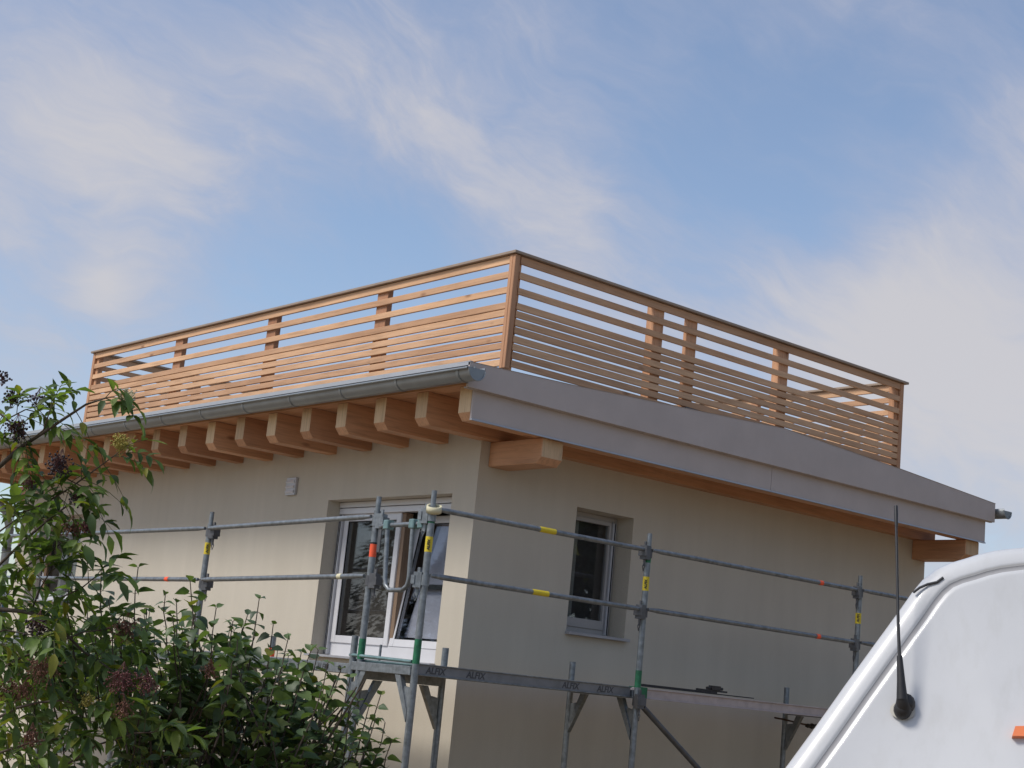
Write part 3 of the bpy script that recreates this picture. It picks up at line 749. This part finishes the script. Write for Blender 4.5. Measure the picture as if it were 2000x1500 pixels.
# things lying on or hanging from the scaffold
rb_ = MB(); n = 28; ro, ri, h = .052, .042, .046; c = Vector((X0 - .008, Y1, z(1.315)))
tilt = Matrix.Rotation(math.radians(24), 3, Vector((AX_R.x, AX_R.y, 0)))
for j in range(n):
    a = 2 * math.pi * j / n
    for (r, zz) in ((ro, 0), (ro, h), (ri, h), (ri, 0)): rb_.v.append(tuple(c + tilt @ Vector((math.cos(a) * r + .012, math.sin(a) * r - .012, zz))))
for j in range(n):
    for k in range(4):
        a = j * 4 + k; b_ = j * 4 + (k + 1) % 4; a2 = ((j + 1) % n) * 4 + k; b2 = ((j + 1) % n) * 4 + (k + 1) % 4; rb_.face([a, a2, b2, b_], k in (0, 2))
o = rb_.obj('tape_roll', M_tape); tag(o, 'cream roll of masking tape slipped over the top of the corner scaffold post', 'tape roll')
yt = Y1 + .10
b = MB(); b.box((1.05, yt, z(.3285)), (2.33, yt + .055, z(.336))); b.box((1.05, yt + .01, z(.336)), (1.9, yt + .045, z(.348)))
o = b.obj('straightedge', M_tool, None, .002); tag(o, 'long dark straightedge lying on the pale scaffold deck', 'straightedge')
t = thing('hand_tool', (1.83, yt, z(.352)), 'small dark hand tool lying on the straightedge on the scaffold deck', 'tool')
b = MB(); b.box((1.68, yt + .012, z(.3485)), (2.02, yt + .04, z(.362))); b.obj('blade', M_tool, t, .002)
b = MB(); b.box((1.83, yt + .005, z(.362)), (1.93, yt + .045, z(.395))); b.tube([(1.79, yt + .025, z(.372)), (1.97, yt + .025, z(.376))], .012, 8); b.obj('handle', M_tool, t)
t = thing('tie_rod', (3.40, YI - .02, z(.14)), 'dark rusty rod with a clamp and rags under the right end of the deck', 'rod')
b = MB(); yy = YI - .04; zr_ = z(.185)
b.tube([(3.30, yy, zr_ + .012), (3.42, yy, zr_ + .005), (3.70, yy, zr_ - .02), (4.3, yy, zr_ - .03)], .008, 8); b.obj('rod', M_rust, t)
b = MB()
for k in range(7): b.ball((3.76 + k * .055 + uni(-.01, .01), yy, zr_ - .035 + uni(-.008, .008)), uni(.022, .04), 7, 0, (1.3, 1, .8))
b.obj('clamp', M_tool, t)

# ================================================================== WHITE VAN
def build_van():
    ref = at(1790, 1300, 3.6)
    a = math.radians(14)
    Rh = Vector((AX_R.x, AX_R.y, 0)).normalized(); Fh = Vector((-Rh.y, Rh.x, 0))
    L = (Rh * math.cos(a) - Fh * math.sin(a)).normalized(); Wd = Vector((-L.y, L.x, 0))
    lean = math.radians(20); H = (Vector((0, 0, 1)) * math.cos(lean) + Wd * math.sin(lean)).normalized()
    N = L.cross(H)                                     # outward, towards the street
    def uvp(u, v):
        p = onplane(u, v, ref, N) - ref; return (p.dot(L), p.dot(H))
    outline_px = [(1545, 1500), (1602, 1422), (1660, 1340), (1718, 1260), (1772, 1186), (1793, 1156), (1812, 1133), (1835, 1114), (1862, 1102), (1890, 1094), (1915, 1086), (1945, 1079), (1975, 1075), (2000, 1072.5)]
    o = [uvp(*p) for p in outline_px]
    d0 = (o[0][0] - o[1][0], o[0][1] - o[1][1]); d0l = math.hypot(*d0)
    pre = [(o[0][0] + d0[0] / d0l * k, o[0][1] + d0[1] / d0l * k) for k in (.55, .3, .12)]
    post = [(o[-1][0] + k, o[-1][1] + .012 * min(k, 1)) for k in (.15, .4, .9, 1.6, 2.6, 3.4)]
    ol = pre + o + post
    # inward normals of the outline
    def offs(dist, ol_=None):
        ol_ = ol if ol_ is None else ol_
        r = []
        for i in range(len(ol_)):
            p = ol_[max(i - 1, 0)]; q = ol_[min(i + 1, len(ol_) - 1)]
            tx, ty = q[0] - p[0], q[1] - p[1]; l = math.hypot(tx, ty); r.append((ol_[i][0] + ty / l * dist, ol_[i][1] - tx / l * dist))
        return r
    ol = offs(-.018, ol)
    van = thing('van', (ref + Wd * .6 + L * 1.2).to_tuple()[:2] + (0,), 'white camper van nose with raked rounded front and black whip antenna', 'van')
    # section across the rounded edge: distance inside the outline, depth below the flank
    sec = [(.102, .0), (.088, .0), (.080, .0), (.071, .0005), (.068, .004), (.057, .004), (.054, .0005), (.048, .0), (.030, .002), (.012, .009), (.003, .022), (0, .046), (.006, .30), (.012, .8), (.02, 1.45), (.05, 1.60), (.12, 1.66)]
    b = MB(); rows = []
    for (ins, dep) in sec:
        ring = offs(ins); rows.append(len(b.v))
        hw = Wd if dep > .3 else None
        for (l_, h_) in ring:
            p = ref + L * l_ + H * h_ - N * dep
            if dep > .05: p = ref + L * l_ + H * h_ - N * .046 + Wd * (dep - .046)
            b.v.append(tuple(p))
    n = len(ol)
    for i in range(len(sec) - 1):
        for j in range(n - 1):
            b.face([rows[i] + j, rows[i] + j + 1, rows[i + 1] + j + 1, rows[i + 1] + j], True, 1 if i == 4 else 0)
    # flank: gently domed, closing towards a point low on the side
    inner = offs(.102); C0 = uvp(2080, 1800); prev = rows[0]
    def bulge(t_): return .05 * t_ * t_ * (3 - 2 * t_)
    for t_ in (.03, .08, .15, .25, .4, .6, .8, 1.0):
        cur = len(b.v)
        for (l_, h_) in inner:
            b.v.append(tuple(ref + L * (l_ + (C0[0] - l_) * t_) + H * (h_ + (C0[1] - h_) * t_) + N * bulge(t_)))
        for j in range(n - 1): b.face([prev + j, cur + j, cur + j + 1, prev + j + 1] if t_ < 1 else [prev + j, cur + j, prev + j + 1], True)
        prev = cur
    zcut = -.75
    body = b.obj('body', [M_van, M_vanseam], van)
    # lower body, wheels and far flank (below and right of the frame)
    fr = ref + L * (pre[0][0] + .05); zt0 = (ref + H * zcut).z
    lo = MB(); base_p = ref + H * zcut; base_p.z = 0
    def bp(l_, w_, zz): q = base_p + L * l_ + Wd * w_; return (q.x, q.y, zz)
    l0, l1 = pre[0][0] - .15, post[-1][0]
    q = [bp(l0, .0, .32), bp(l1, 0, .32), bp(l0, 1.75, .32), bp(l1, 1.75, .32), bp(l0 + .05, .0, zt0 + .01), bp(l1, .0, zt0 + .01), bp(l0 + .05, 1.9, zt0 + .01), bp(l1, 1.9, zt0 + .01)]
    lo.hexa(q); lo.obj('lower_body', M_van, van, .06)
    far = MB(); q = [bp(l0 + .3, 1.7, zt0), bp(l1, 1.7, zt0), bp(l0 + .3, 1.9, zt0), bp(l1, 1.9, zt0), bp(.2, 1.75, ref.z + .16), bp(l1, 1.75, ref.z + .16), bp(.2, 1.9, ref.z + .16), bp(l1, 1.9, ref.z + .16)]
    far.hexa(q); far.obj('far_flank', M_van, van)
    MB().hexa([bp(l0 - .06, .05, .3), bp(l0 + .1, .05, .3), bp(l0 - .06, 1.7, .3), bp(l0 + .1, 1.7, .3), bp(l0 - .06, .05, .55), bp(l0 + .1, .05, .55), bp(l0 - .06, 1.7, .55), bp(l0 + .1, 1.7, .55)]).obj('bumper', M_bumper, van, .03)
    for l_ in (l0 + .75, l1 - .9):
        for w_ in (-.02, 1.72):
            c0 = Vector(bp(l_, w_, .33)); wmb = MB(); wmb.tube([c0, c0 + Wd * .2], .33, 24); wh = wmb.obj('wheel', M_bumper, van)
            h_ = MB(); h_.tube([c0 - Wd * .006, c0 + Wd * .02], .2, 16); h_.obj('rim', M_galv, wh)
    # antenna: ribbed foot on the flank, tapered boot, thin whip with thick tip
    def on(u, v, out=.0):
        p = onplane(u, v, ref + N * (out + .006), N); return p
    foot = on(1765, 1384, .004)
    f = MB(); f.ball(on(1763, 1386, .008), .020, 14, 0, (1, 1, 1.1)); f.ball(on(1770, 1374, .008), .022, 14, 0, (.9, .9, 1.0)); f.tube([on(1757, 1394, .002), on(1765, 1380, .014), on(1762, 1362, .026)], [.012, .018, .0125], 12)
    f.tube([on(1762, 1366, .026), on(1760, 1330, .036), on(1757, 1281, .046)], [.0125, .0092, .0062], 12)
    an = f.obj('antenna', M_rubber, van)
    wp = MB(); pts = [on(1757, 1282, .046), on(1755, 1240, .052), on(1753.5, 1180, .058), on(1752, 1100, .066), on(1750.5, 1040, .070), on(1750, 990, .074)]
    wp.tube(pts, [.0040, .0036, .0034, .0031, .0030, .0030], 8); wp.tube([on(1750.6, 1028, .071), on(1750.2, 1005, .073), on(1750, 988, .074)], [.0036, .0046, .0042], 8)
    wp.obj('whip', M_rubber, an)
    pj = MB(); pj.tube([on(u_, v_, -.005) for (u_, v_) in ((1784, 1157), (1796, 1148), (1812, 1141), (1830, 1137), (1842, 1128))], .0032, 6); pj.obj('cap_joint', M_bumper, van)
    # dirt-grey sealant ring round the antenna foot, orange reflector strip
    r_ = MB(); c0 = on(1763, 1388, .0); N_ = 18
    k = len(r_.v)
    for j in range(N_):
        aa = 2 * math.pi * j / N_; 
        for s_ in (.013, .026): r_.v.append(tuple(c0 + L * math.cos(aa) * s_ * 1.05 + H * math.sin(aa) * s_ * .8 + N * (.0025 if s_ < .02 else .0012)))
    for j in range(N_): r_.face([j * 2, j * 2 + 1, ((j + 1) % N_) * 2 + 1, ((j + 1) % N_) * 2], True)
    r_.obj('sealant', mat('old_sealant', (.50, .48, .43), .8), an)
    st = MB(); q = [on(1977, 1437, .034), on(2090, 1440, .034), on(2090, 1416, .034), on(1983, 1418, .034)]
    st.v = [tuple(p) for p in q] + [tuple(p - N * .04) for p in q]; st.face([0, 1, 2, 3]); 
    for i in range(4): st.face([i, i + 4, (i + 1) % 4 + 4, (i + 1) % 4])
    st.obj('orange_reflector', mat('orange_strip', (.80, .22, .08), .4), van)
build_van()

# ================================================================== BLUE CABIN beyond the far corner
t = thing('site_cabin', (-3.2, 21.5, 0), 'blue cabin beyond the far corner of the house, half hidden by leaves', 'cabin')
cb = metalgrey('blue_cabin_paint', (.03, .12, .20), .5, 0, 4, .12)
pc = at(-14, 1180, 31)
t.location = (pc.x, pc.y, 0)
b = MB(); b.box((pc.x - 1.6, pc.y - .6, .1), (pc.x + .42, pc.y + .6, 2.45)); b.obj('wall', cb, t, .03)
b = MB(); b.box((pc.x - 1.7, pc.y - .7, 2.45), (pc.x + .5, pc.y + .7, 2.58)); b.obj('roof', M_rail, t, .03)
b = MB(); b.box((pc.x - .9, pc.y - .64, .15), (pc.x - .1, pc.y - .602, 2.2)); b.obj('door', M_rail, t, .01)

# ================================================================== SHRUBS
def leaf_mesh(name, L_, Wd_, kind, M, curl, fold, seed):
    rr = random.Random(seed); v = []; f = []
    ts = [0, .12, .3, .5, .72, .9, 1.0] if kind == 'heart' else [0, .2, .45, .7, .88, 1.0]
    wid = {'heart': [.28, .86, 1.0, .86, .52, .18, 0.0], 'lance': [.10, .72, 1.0, .74, .36, 0.0]}[kind]
    for t_, w in zip(ts, wid):
        y = t_ * L_; zc = -curl * L_ * t_ * t_; ww = w * Wd_ / 2 * rr.uniform(.93, 1.07)
        back = -.10 * L_ if (kind == 'heart' and t_ == 0) else 0
        wob = rr.uniform(-.02, .02) * L_
        v += [(-ww, y + back, zc + fold * ww + wob), (0, y, zc), (ww, y + back, zc + fold * ww - wob)]
    for i in range(len(ts) - 1):
        a = i * 3; f += [(a, a + 1, a + 4, a + 3), (a + 1, a + 2, a + 5, a + 4)]
    me = bpy.data.meshes.new(name); me.from_pydata(v, [], f); me.polygons.foreach_set('use_smooth', [True] * len(f)); me.materials.append(M); me.update()
    return me
lil_v = [leaf_mesh('leaf', 1, .80, 'heart', M_lilac, c, fo, i) for i, (c, fo) in enumerate(((.10, .25), (.30, .45), (.05, .6), (.45, .3), (.22, .15)))]
eld_v = [leaf_mesh('leaf', 1, .42, 'lance', M_elder, c, fo, i) for i, (c, fo) in enumerate(((.12, .3), (.35, .5), (.55, .35), (.2, .7)))]
def frame(pos, d, nrm, s):
    d = d.normalized(); x = d.cross(nrm)
    if x.length < 1e-3: x = d.orthogonal()
    x.normalize(); n = x.cross(d)
    mt = Matrix((x * s, d * s, n * s)).transposed().to_4x4(); mt.translation = pos; return mt
def in_view(p):
    q = p - CAM; f = q.dot(AX_F); u = 1000 + FOC * q.dot(AX_R) / f; v = 750 - FOC * q.dot(AX_U) / f
    return u, v
def flush_leaves(root, leaves, variants, M):
    vis = []
    for it in leaves:
        u, v = in_view(it[0].translation); it_d = (it[0].translation - CAM).length / it[0].to_scale().x
        ok = -20 < u < 1000 and 600 < v < 1515
        vis.append((it_d if ok else 1e6, it))
    vis.sort(key=lambda q: q[0])
    for k, (_, (mt, vi)) in enumerate(vis[:300]):
        o = bpy.data.objects.new('leaf', variants[vi]); COL.objects.link(o); o.parent = root
        o.matrix_local = Matrix.Translation(root.location).inverted() @ mt
    V = []; F = []
    for _, (mt, vi) in vis[300:]:
        me = variants[vi]; k = len(V)
        V += [tuple(mt @ q.co) for q in me.vertices]; F += [[k + i for i in p.vertices] for p in me.polygons]
    me = bpy.data.meshes.new('foliage'); me.from_pydata(V, [], F); me.polygons.foreach_set('use_smooth', [True] * len(F)); me.materials.append(M); me.update()
    o = bpy.data.objects.new('foliage', me); COL.objects.link(o); o.parent = root; o.matrix_parent_inverse = Matrix.Translation(root.location).inverted(); o['kind'] = 'stuff'
def rv(s=1): return Vector((uni(-s, s), uni(-s, s), uni(-s, s)))
UPV = Vector((0, 0, 1))

# ---- lilac
base_l = at(430, 1500, 9.0); base_l.z = 0
lil = thing('lilac_bush', base_l, 'dense dark green bush with heart shaped leaves in front of the scaffold', 'bush')
leaves = []; stems = MB()
def shoot(tip, ln, lean, size, pairs, stemr=.004, bare=.0):
    d0 = (UPV + lean).normalized(); pts = []
    n = 7
    for i in range(n):
        t_ = i / (n - 1); pts.append(tip - d0 * ln * (1 - t_) + rv(.008) + Vector((lean.x, lean.y, 0)) * (-.25 * ln * (1 - t_) * (1 - t_)))
    stems.tube(pts, [stemr * (1.6 - i / n) for i in range(n)], 5)
    ang = uni(0, 6.28); size *= 1.15
    for k in range(pairs):
        t_ = 1 - (k + .0) / max(pairs, 1) * (1 - bare)
        if t_ < 0.02: continue
        x_ = t_ * (n - 1); i0 = min(int(x_), n - 2); p = pts[i0].lerp(pts[i0 + 1], x_ - i0)
        ang += math.pi / 2 + uni(-.3, .3); sz = size * min(1, .55 + .22 * k) * uni(.8, 1.2)
        for s_ in (0, math.pi):
            if rnd() < .07: continue
            out = Vector((math.cos(ang + s_), math.sin(ang + s_), uni(-.25, .75) if k else uni(.5, 1.4))).normalized()
            pet = out * sz * .22; nr = (UPV * 1.0 + out * -.35 + rv(.55)).normalized()
            droop = (out + UPV * uni(-.75, .15)).normalized()
            leaves.append((frame(p + pet, droop, nr, sz), random.randrange(5)))
            stems.tube([p, p + pet * 1.05], .0016, 4, 0, False)
TIPS = [(128, 1112, 8.3), (195, 1108, 8.4), (268, 1103, 8.5), (215, 1165, 8.2), (288, 1178, 8.6), (372, 1132, 8.7), (345, 1172, 8.4), (420, 1182, 8.6), (388, 1165, 8.9), (506, 1163, 8.8), (480, 1192, 8.5),
        (455, 1205, 8.3), (535, 1215, 8.8), (560, 1243, 8.7), (587, 1268, 8.8), (622, 1262, 8.9), (606, 1268, 8.6), (640, 1285, 8.5), (665, 1300, 8.8), (655, 1320, 8.4), (684, 1318, 8.7), (742, 1352, 8.6), (720, 1375, 8.4), (755, 1405, 8.5), (765, 1440, 8.5), (700, 1360, 8.6), (735, 1395, 8.4), (320, 1150, 9.0), (240, 1190, 8.8), (170, 1175, 8.8)]
for (u, v_, d_) in TIPS:
    tip = at(u, v_ + 8, d_); side = (u - 430) / 700
    lean = AX_R * side * .55 + rv(.12); shoot(tip, uni(.55, .8), lean, uni(.066, .082), 11, .0038)
import bisect
poly = [(60, 1215), (140, 1190), (240, 1195), (330, 1190), (400, 1195), (470, 1205), (520, 1235), (575, 1280), (640, 1325), (672, 1370), (705, 1410), (738, 1450), (755, 1560), (40, 1560)]
def inside(u, v_, P=poly):
    c = False; j = len(P) - 1
    for i in range(len(P)):
        if (P[i][1] > v_) != (P[j][1] > v_) and u < (P[j][0] - P[i][0]) * (v_ - P[i][1]) / (P[j][1] - P[i][1]) + P[i][0]: c = not c
        j = i
    return c
cnt = 0
while cnt < 200:
    u, v_ = uni(40, 760), uni(1190, 1560)
    if not inside(u, v_): continue
    if u < 230 and v_ > 1290 and rnd() < .72: continue          # the bush thins out to the left
    if u > 640 and rnd() < .35: continue
    d_ = uni(8.1, 9.8); side = (u - 430) / 700
    shoot(at(u, v_, d_), uni(.35, .6), AX_R * side * .5 + rv(.28) - AX_F * .1, uni(.064, .088), 8, .0034); cnt += 1
for k in range(26):                                             # older stems up from the ground
    p0 = base_l + Vector((uni(-.5, .5), uni(-.5, .5), 0)); u = uni(200, 720); top = at(u, uni(1300, 1420), uni(8.3, 9.5))
    if k % 3 == 0: top = at(u, 1480, uni(8.3, 9.5))
    mid = p0.lerp(top, .55) + rv(.08) + UPV * .12
    stems.tube([p0, p0.lerp(mid, .5) + rv(.03), mid, mid.lerp(top, .5) + rv(.03), top], [.016, .013, .011, .008, .004], 6)
stems.obj('stems', M_bark, lil)['kind'] = 'stuff'
flush_leaves(lil, leaves, lil_v, M_lilac)

# ---- elder
base_e = at(-60, 1500, 8.1); base_e.z = 0
eld = thing('elder_bush', base_e, 'tall elder shrub with feathery leaves and dark berry clusters at the left edge', 'shrub')
leaves = []; stems = MB(); twigs = MB()
def spray(p, d, ln, size, droop=.5, nl=3):
    # one feather leaf: rachis with opposite leaflets and one at the end
    d = d.normalized(); n = 6; pts = []
    for i in range(n):
        t_ = i / (n - 1); pts.append(p + d * ln * t_ - UPV * droop * ln * t_ * t_)
    twigs.tube(pts, [.0024, .0022, .002, .0018, .0015, .0012], 4, 0, False)
    side = d.cross(UPV)
    if side.length < .1: side = AX_R.copy()
    size *= 1.08; ln *= 1.15; side.normalize(); roll = uni(-.9, .9); side = (side * math.cos(roll) + UPV * math.sin(roll)).normalized()
    for k in range(nl):
        t_ = .32 + .50 * k / max(nl - 1, 1); x_ = t_ * (n - 1); i0 = min(int(x_), n - 2); q = pts[i0].lerp(pts[i0 + 1], x_ - i0); dd = (pts[i0 + 1] - pts[i0]).normalized()
        for s_ in (-1, 1):
            if rnd() < .05: continue
            out = (side * s_ + dd * uni(.35, .75) - UPV * uni(-.2, .3)).normalized(); nr = (UPV + rv(.4) + side * s_ * -.2).normalized()
            leaves.append((frame(q, out, nr, size * uni(.8, 1.1)), random.randrange(4)))
    leaves.append((frame(pts[-1], (pts[-1] - pts[-2]).normalized() - UPV * .2, (UPV + rv(.4)).normalized(), size * uni(.95, 1.2)), random.randrange(4)))
def branch(pl, r0, r1, ends=True, dens=1.0, sz=.095):
    P = [at(*q) for q in pl]; n = len(P)
    stems.tube(P, [r0 + (r1 - r0) * i / (n - 1) for i in range(n)], 7)
    for i in range(n - 1):
        seg = P[i + 1] - P[i]; m_ = max(1, int(seg.length / .13 * dens))
        for k in range(m_):
            if i == 0 and k == 0 and n > 3: continue
            q = P[i].lerp(P[i + 1], (k + .5) / m_); d = seg.normalized()
            for s_ in (-1, 1):
                if rnd() < .25: continue
                o_ = d.cross(AX_F).normalized() * s_
                spray(q, d * .5 + o_ * uni(.4, 1.0) + rv(.45), uni(.15, .24), sz * uni(.8, 1.1), uni(.15, .55), random.choice((2, 3, 3)))
    if ends:
        d = (P[-1] - P[-2]).normalized()
        for k in range(3): spray(P[-1], d + rv(.55), uni(.16, .24), sz, uni(.3, .6), 3)
BR = [
    ([(-60, 960, 8.1), (0, 910, 8.0), (43, 872, 7.95), (80, 848, 7.9), (128, 816, 7.85), (168, 790, 7.8), (205, 778, 7.75)], .014, .004),
    ([(-40, 790, 8.1), (0, 808, 8.05), (24, 828, 8.0), (44, 850, 7.95)], .006, .005),
    ([(44, 872, 7.95), (85, 840, 7.8), (98, 800, 7.75)], .005, .003),
    ([(-20, 830, 8.1), (15, 818, 8.0), (50, 800, 7.95)], .005, .003),
    ([(20, 1010, 8.0), (85, 985, 7.9), (137, 953, 7.8), (181, 921, 7.75), (222, 891, 7.7)], .006, .003),
    ([(60, 950, 8.0), (120, 930, 7.9), (160, 950, 7.8)], .004, .003),
    ([(-40, 1140, 8.0), (0, 1102, 7.95), (47, 1056, 7.9), (95, 1015, 7.85), (135, 985, 7.8)], .009, .004),
    ([(20, 1130, 8.0), (48, 1108, 7.9), (92, 1080, 7.85), (125, 1058, 7.8)], .005, .003),
    ([(-50, 1190, 8.1), (0, 1190, 8.0), (45, 1194, 7.95), (85, 1204, 7.9), (122, 1232, 7.9), (162, 1272, 7.9)], .013, .006),
    ([(85, 1204, 7.9), (118, 1168, 7.85), (160, 1148, 7.8), (185, 1128, 7.75)], .005, .003),
    ([(60, 1198, 7.95), (78, 1150, 7.85), (96, 1120, 7.8)], .005, .003),
    ([(-40, 1330, 8.0), (40, 1285, 7.9), (100, 1262, 7.85), (160, 1235, 7.8), (215, 1228, 7.75)], .007, .003),
    ([(-40, 1420, 8.0), (35, 1382, 7.9), (75, 1372, 7.85), (120, 1368, 7.8), (165, 1378, 7.75)], .008, .004),
    ([(162, 1272, 7.9), (205, 1300, 7.8), (250, 1330, 7.75)], .005, .003),
    ([(-30, 1480, 8.0), (60, 1450, 7.9), (130, 1440, 7.8)], .007, .004),
    ([(120, 1500, 8.0), (190, 1455, 7.8), (262, 1432, 7.7), (300, 1430, 7.65)], .006, .003),
    ([(-30, 1060, 8.1), (10, 1030, 8.0), (35, 1012, 8.0)], .006, .003),
    ([(-50, 1250, 8.0), (10, 1230, 7.9), (60, 1240, 7.85)], .006, .003)]
for i, (pl, r0, r1) in enumerate(BR):
    branch(pl, r0, r1, True, .42 if i < 6 else .8, .082 if i < 6 else .095)
for k in range(110):                                            # leafy infill along the left edge
    u = uni(-60, 195) if k % 3 else uni(-60, 90); v_ = uni(960, 1520) if k < 60 else uni(1140, 1520)
    if v_ < 1150 and u > 150: continue
    d_ = uni(7.6, 8.7); p = at(u, v_, d_)
    spray(p, rv(1) + AX_R * .4 + UPV * .2, uni(.15, .24), uni(.075, .105), uni(.2, .6), random.choice((2, 3)))
for (u, v_, d_) in ((-60, 960, 8.1), (-40, 1140, 8.0), (-50, 1190, 8.1), (-40, 1330, 8.0), (-40, 1420, 8.0), (-40, 790, 8.1), (-30, 1480, 8.0)):
    p = at(u, v_, d_); b0 = base_e + Vector((uni(-.25, .25), uni(-.25, .25), 0))
    stems.tube([b0, b0.lerp(p, .5) + rv(.08) - AX_R * .12, p], [.026, .020, .012], 7)
stems.obj('branches', M_bark, eld)['kind'] = 'stuff'; twigs.obj('leaf_stalks', M_twig, eld)['kind'] = 'stuff'
flush_leaves(eld, leaves, eld_v, M_elder)
def umbel(u, v_, d_, kind, size, n, hang):
    size *= 1.15; n = int(n * 1.3)
    # berry cluster: stalks fanning out from one point, a small berry on the end of each
    c = at(u, v_, d_); b = MB(); D_ = Vector((0, 0, -1)) if hang else UPV
    root = c - D_ * size * .75
    for i in range(7):
        a = uni(0, 6.28); e = root + (D_ * .55 + Vector((math.cos(a), math.sin(a), 0)) * uni(.1, .45)) * size * uni(.8, 1.1)
        b.tube([root, e], .0013, 4, 0, False)
        for j in range(n // 7):
            q = e + (D_ * uni(.2, .9) + rv(.7)) * size * .55
            b.tube([e, q], .0009, 3, 0, False); b.ball(q, uni(.0042, .0062) * (1.15 if kind in ('dark',) else .9), 5, 1)
    stalk = {'dark': 'red', 'red': 'red', 'brown': 'brown', 'yellow': 'yellow', 'cream': 'cream'}[kind]
    b.obj('berry_cluster', [M_berry[stalk], M_berry['dark' if kind == 'dark' else kind]], eld)
for a in [(25, 775, 8.0, 'dark', .07, 60, 0), (6, 738, 8.0, 'dark', .05, 30, 0), (76, 780, 7.9, 'dark', .075, 34, 1), (32, 838, 7.9, 'dark', .09, 90, 1), (118, 908, 7.75, 'dark', .095, 120, 1), 
          (150, 975, 7.75, 'dark', .06, 40, 1), (140, 1030, 7.75, 'brown', .07, 60, 1), (166, 1030, 7.72, 'red', .065, 60, 1), (75, 1222, 7.7, 'dark', .085, 80, 1), (247, 1228, 7.7, 'brown', .095, 90, 1),
          (80, 1312, 7.65, 'brown', .12, 110, 1), (238, 1328, 7.6, 'red', .10, 110, 1), (282, 1334, 7.6, 'red', .09, 90, 1), (238, 1385, 7.6, 'brown', .075, 60, 1), (12, 1345, 7.7, 'brown', .09, 70, 1), (52, 1350, 7.65, 'brown', .08, 60, 1), 
          (55, 945, 7.85, 'red', .05, 40, 1), (245, 775, 7.7, 'cream', .065, 90, 0), (238, 868, 7.65, 'yellow', .075, 110, 0), (410, 1310, 8.0, 'brown', .07, 50, 1), (170, 1370, 7.7, 'yellow', .06, 50, 1), (60, 1440, 7.65, 'brown', .08, 60, 1)]:
    umbel(*a)

# ---- trees across the way that the windows reflect
def conifer(name, x, y, h, r, label):
    t = thing(name, (x, y, 0), label, 'tree')
    MB().tube([(x, y, 0), (x + .05, y, h * .5), (x, y, h * .97)], [.22, .13, .02], 8).obj('trunk', M_bark, t)
    V = []; F = []; rr = random.Random(int(h * 100))
    for k in range(9000):
        hh = rr.uniform(.08, 1) ** .9; rad = r * (1 - hh) * (0.55 + .45 * abs(math.sin(hh * 34))) + .05; a = rr.uniform(0, 6.28); q = rad * rr.uniform(.35, 1) ** .5
        c = Vector((x + math.cos(a) * q, y + math.sin(a) * q, h * hh - q * .25)); s_ = rr.uniform(.06, .14)
        d = Vector((math.cos(a), math.sin(a), rr.uniform(-.5, .1))); e = d.cross(UPV).normalized(); i = len(V)
        V += [tuple(c - e * s_ * .4), tuple(c + d * s_ * 1.6), tuple(c + e * s_ * .4), tuple(c - d * s_ * .4 + UPV * s_ * .3)]; F.append((i, i + 1, i + 2, i + 3))
    me = bpy.data.meshes.new('crown'); me.from_pydata(V, [], F); me.materials.append(M_needle)
    o = bpy.data.objects.new('crown', me); COL.objects.link(o); o.parent = t; o.matrix_parent_inverse = Matrix.Translation(t.location).inverted()
conifer('conifer_tree', -11.0, 16.5, 8.5, 2.2, 'tall dark conifer across the garden, mirrored in the left window')
conifer('conifer_tree', -15.5, 21.0, 6.5, 2.6, 'broad lower conifer beside the tall one, mirrored in the left window')

def broadleaf(x, y, h, r, label):
    t = thing('broadleaf_tree', (x, y, 0), label, 'tree')
    MB().tube([(x, y, 0), (x + .1, y, h * .3), (x, y + .1, h * .7)], [.25, .2, .06], 8).obj('trunk', M_bark, t)
    V = []; F = []; rr = random.Random(int(x * 10)); cl = [(Vector((rr.gauss(0, .45) * r, rr.gauss(0, .45) * r, h * rr.uniform(.35, .95))), rr.uniform(.3, .5) * r) for _ in range(26)]
    for k in range(16000):
        c0, q = rr.choice(cl); d = Vector((rr.gauss(0, 1), rr.gauss(0, 1), rr.gauss(0, 1))).normalized(); c = Vector((x, y, 0)) + c0 + d * q * rr.uniform(.6, 1); s_ = rr.uniform(.18, .34)
        d2 = Vector((rr.uniform(-1, 1), rr.uniform(-1, 1), rr.uniform(-1, .3))).normalized(); e = d2.orthogonal().normalized(); i = len(V)
        V += [tuple(c - e * s_ * .5), tuple(c + d2 * s_), tuple(c + e * s_ * .5), tuple(c - d2 * s_ * .6)]; F.append((i, i + 1, i + 2, i + 3))
    me = bpy.data.meshes.new('crown'); me.from_pydata(V, [], F); me.materials.append(M_needle)
    o = bpy.data.objects.new('crown', me); COL.objects.link(o); o.parent = t; o.matrix_parent_inverse = Matrix.Translation(t.location).inverted()
broadleaf(15.5, -16.5, 9.0, 4.2, 'broad dark tree across the street, mirrored in the small window')
broadleaf(21.0, -13.5, 8.0, 3.8, 'rounded dark tree right of the broad one, mirrored in the small window')
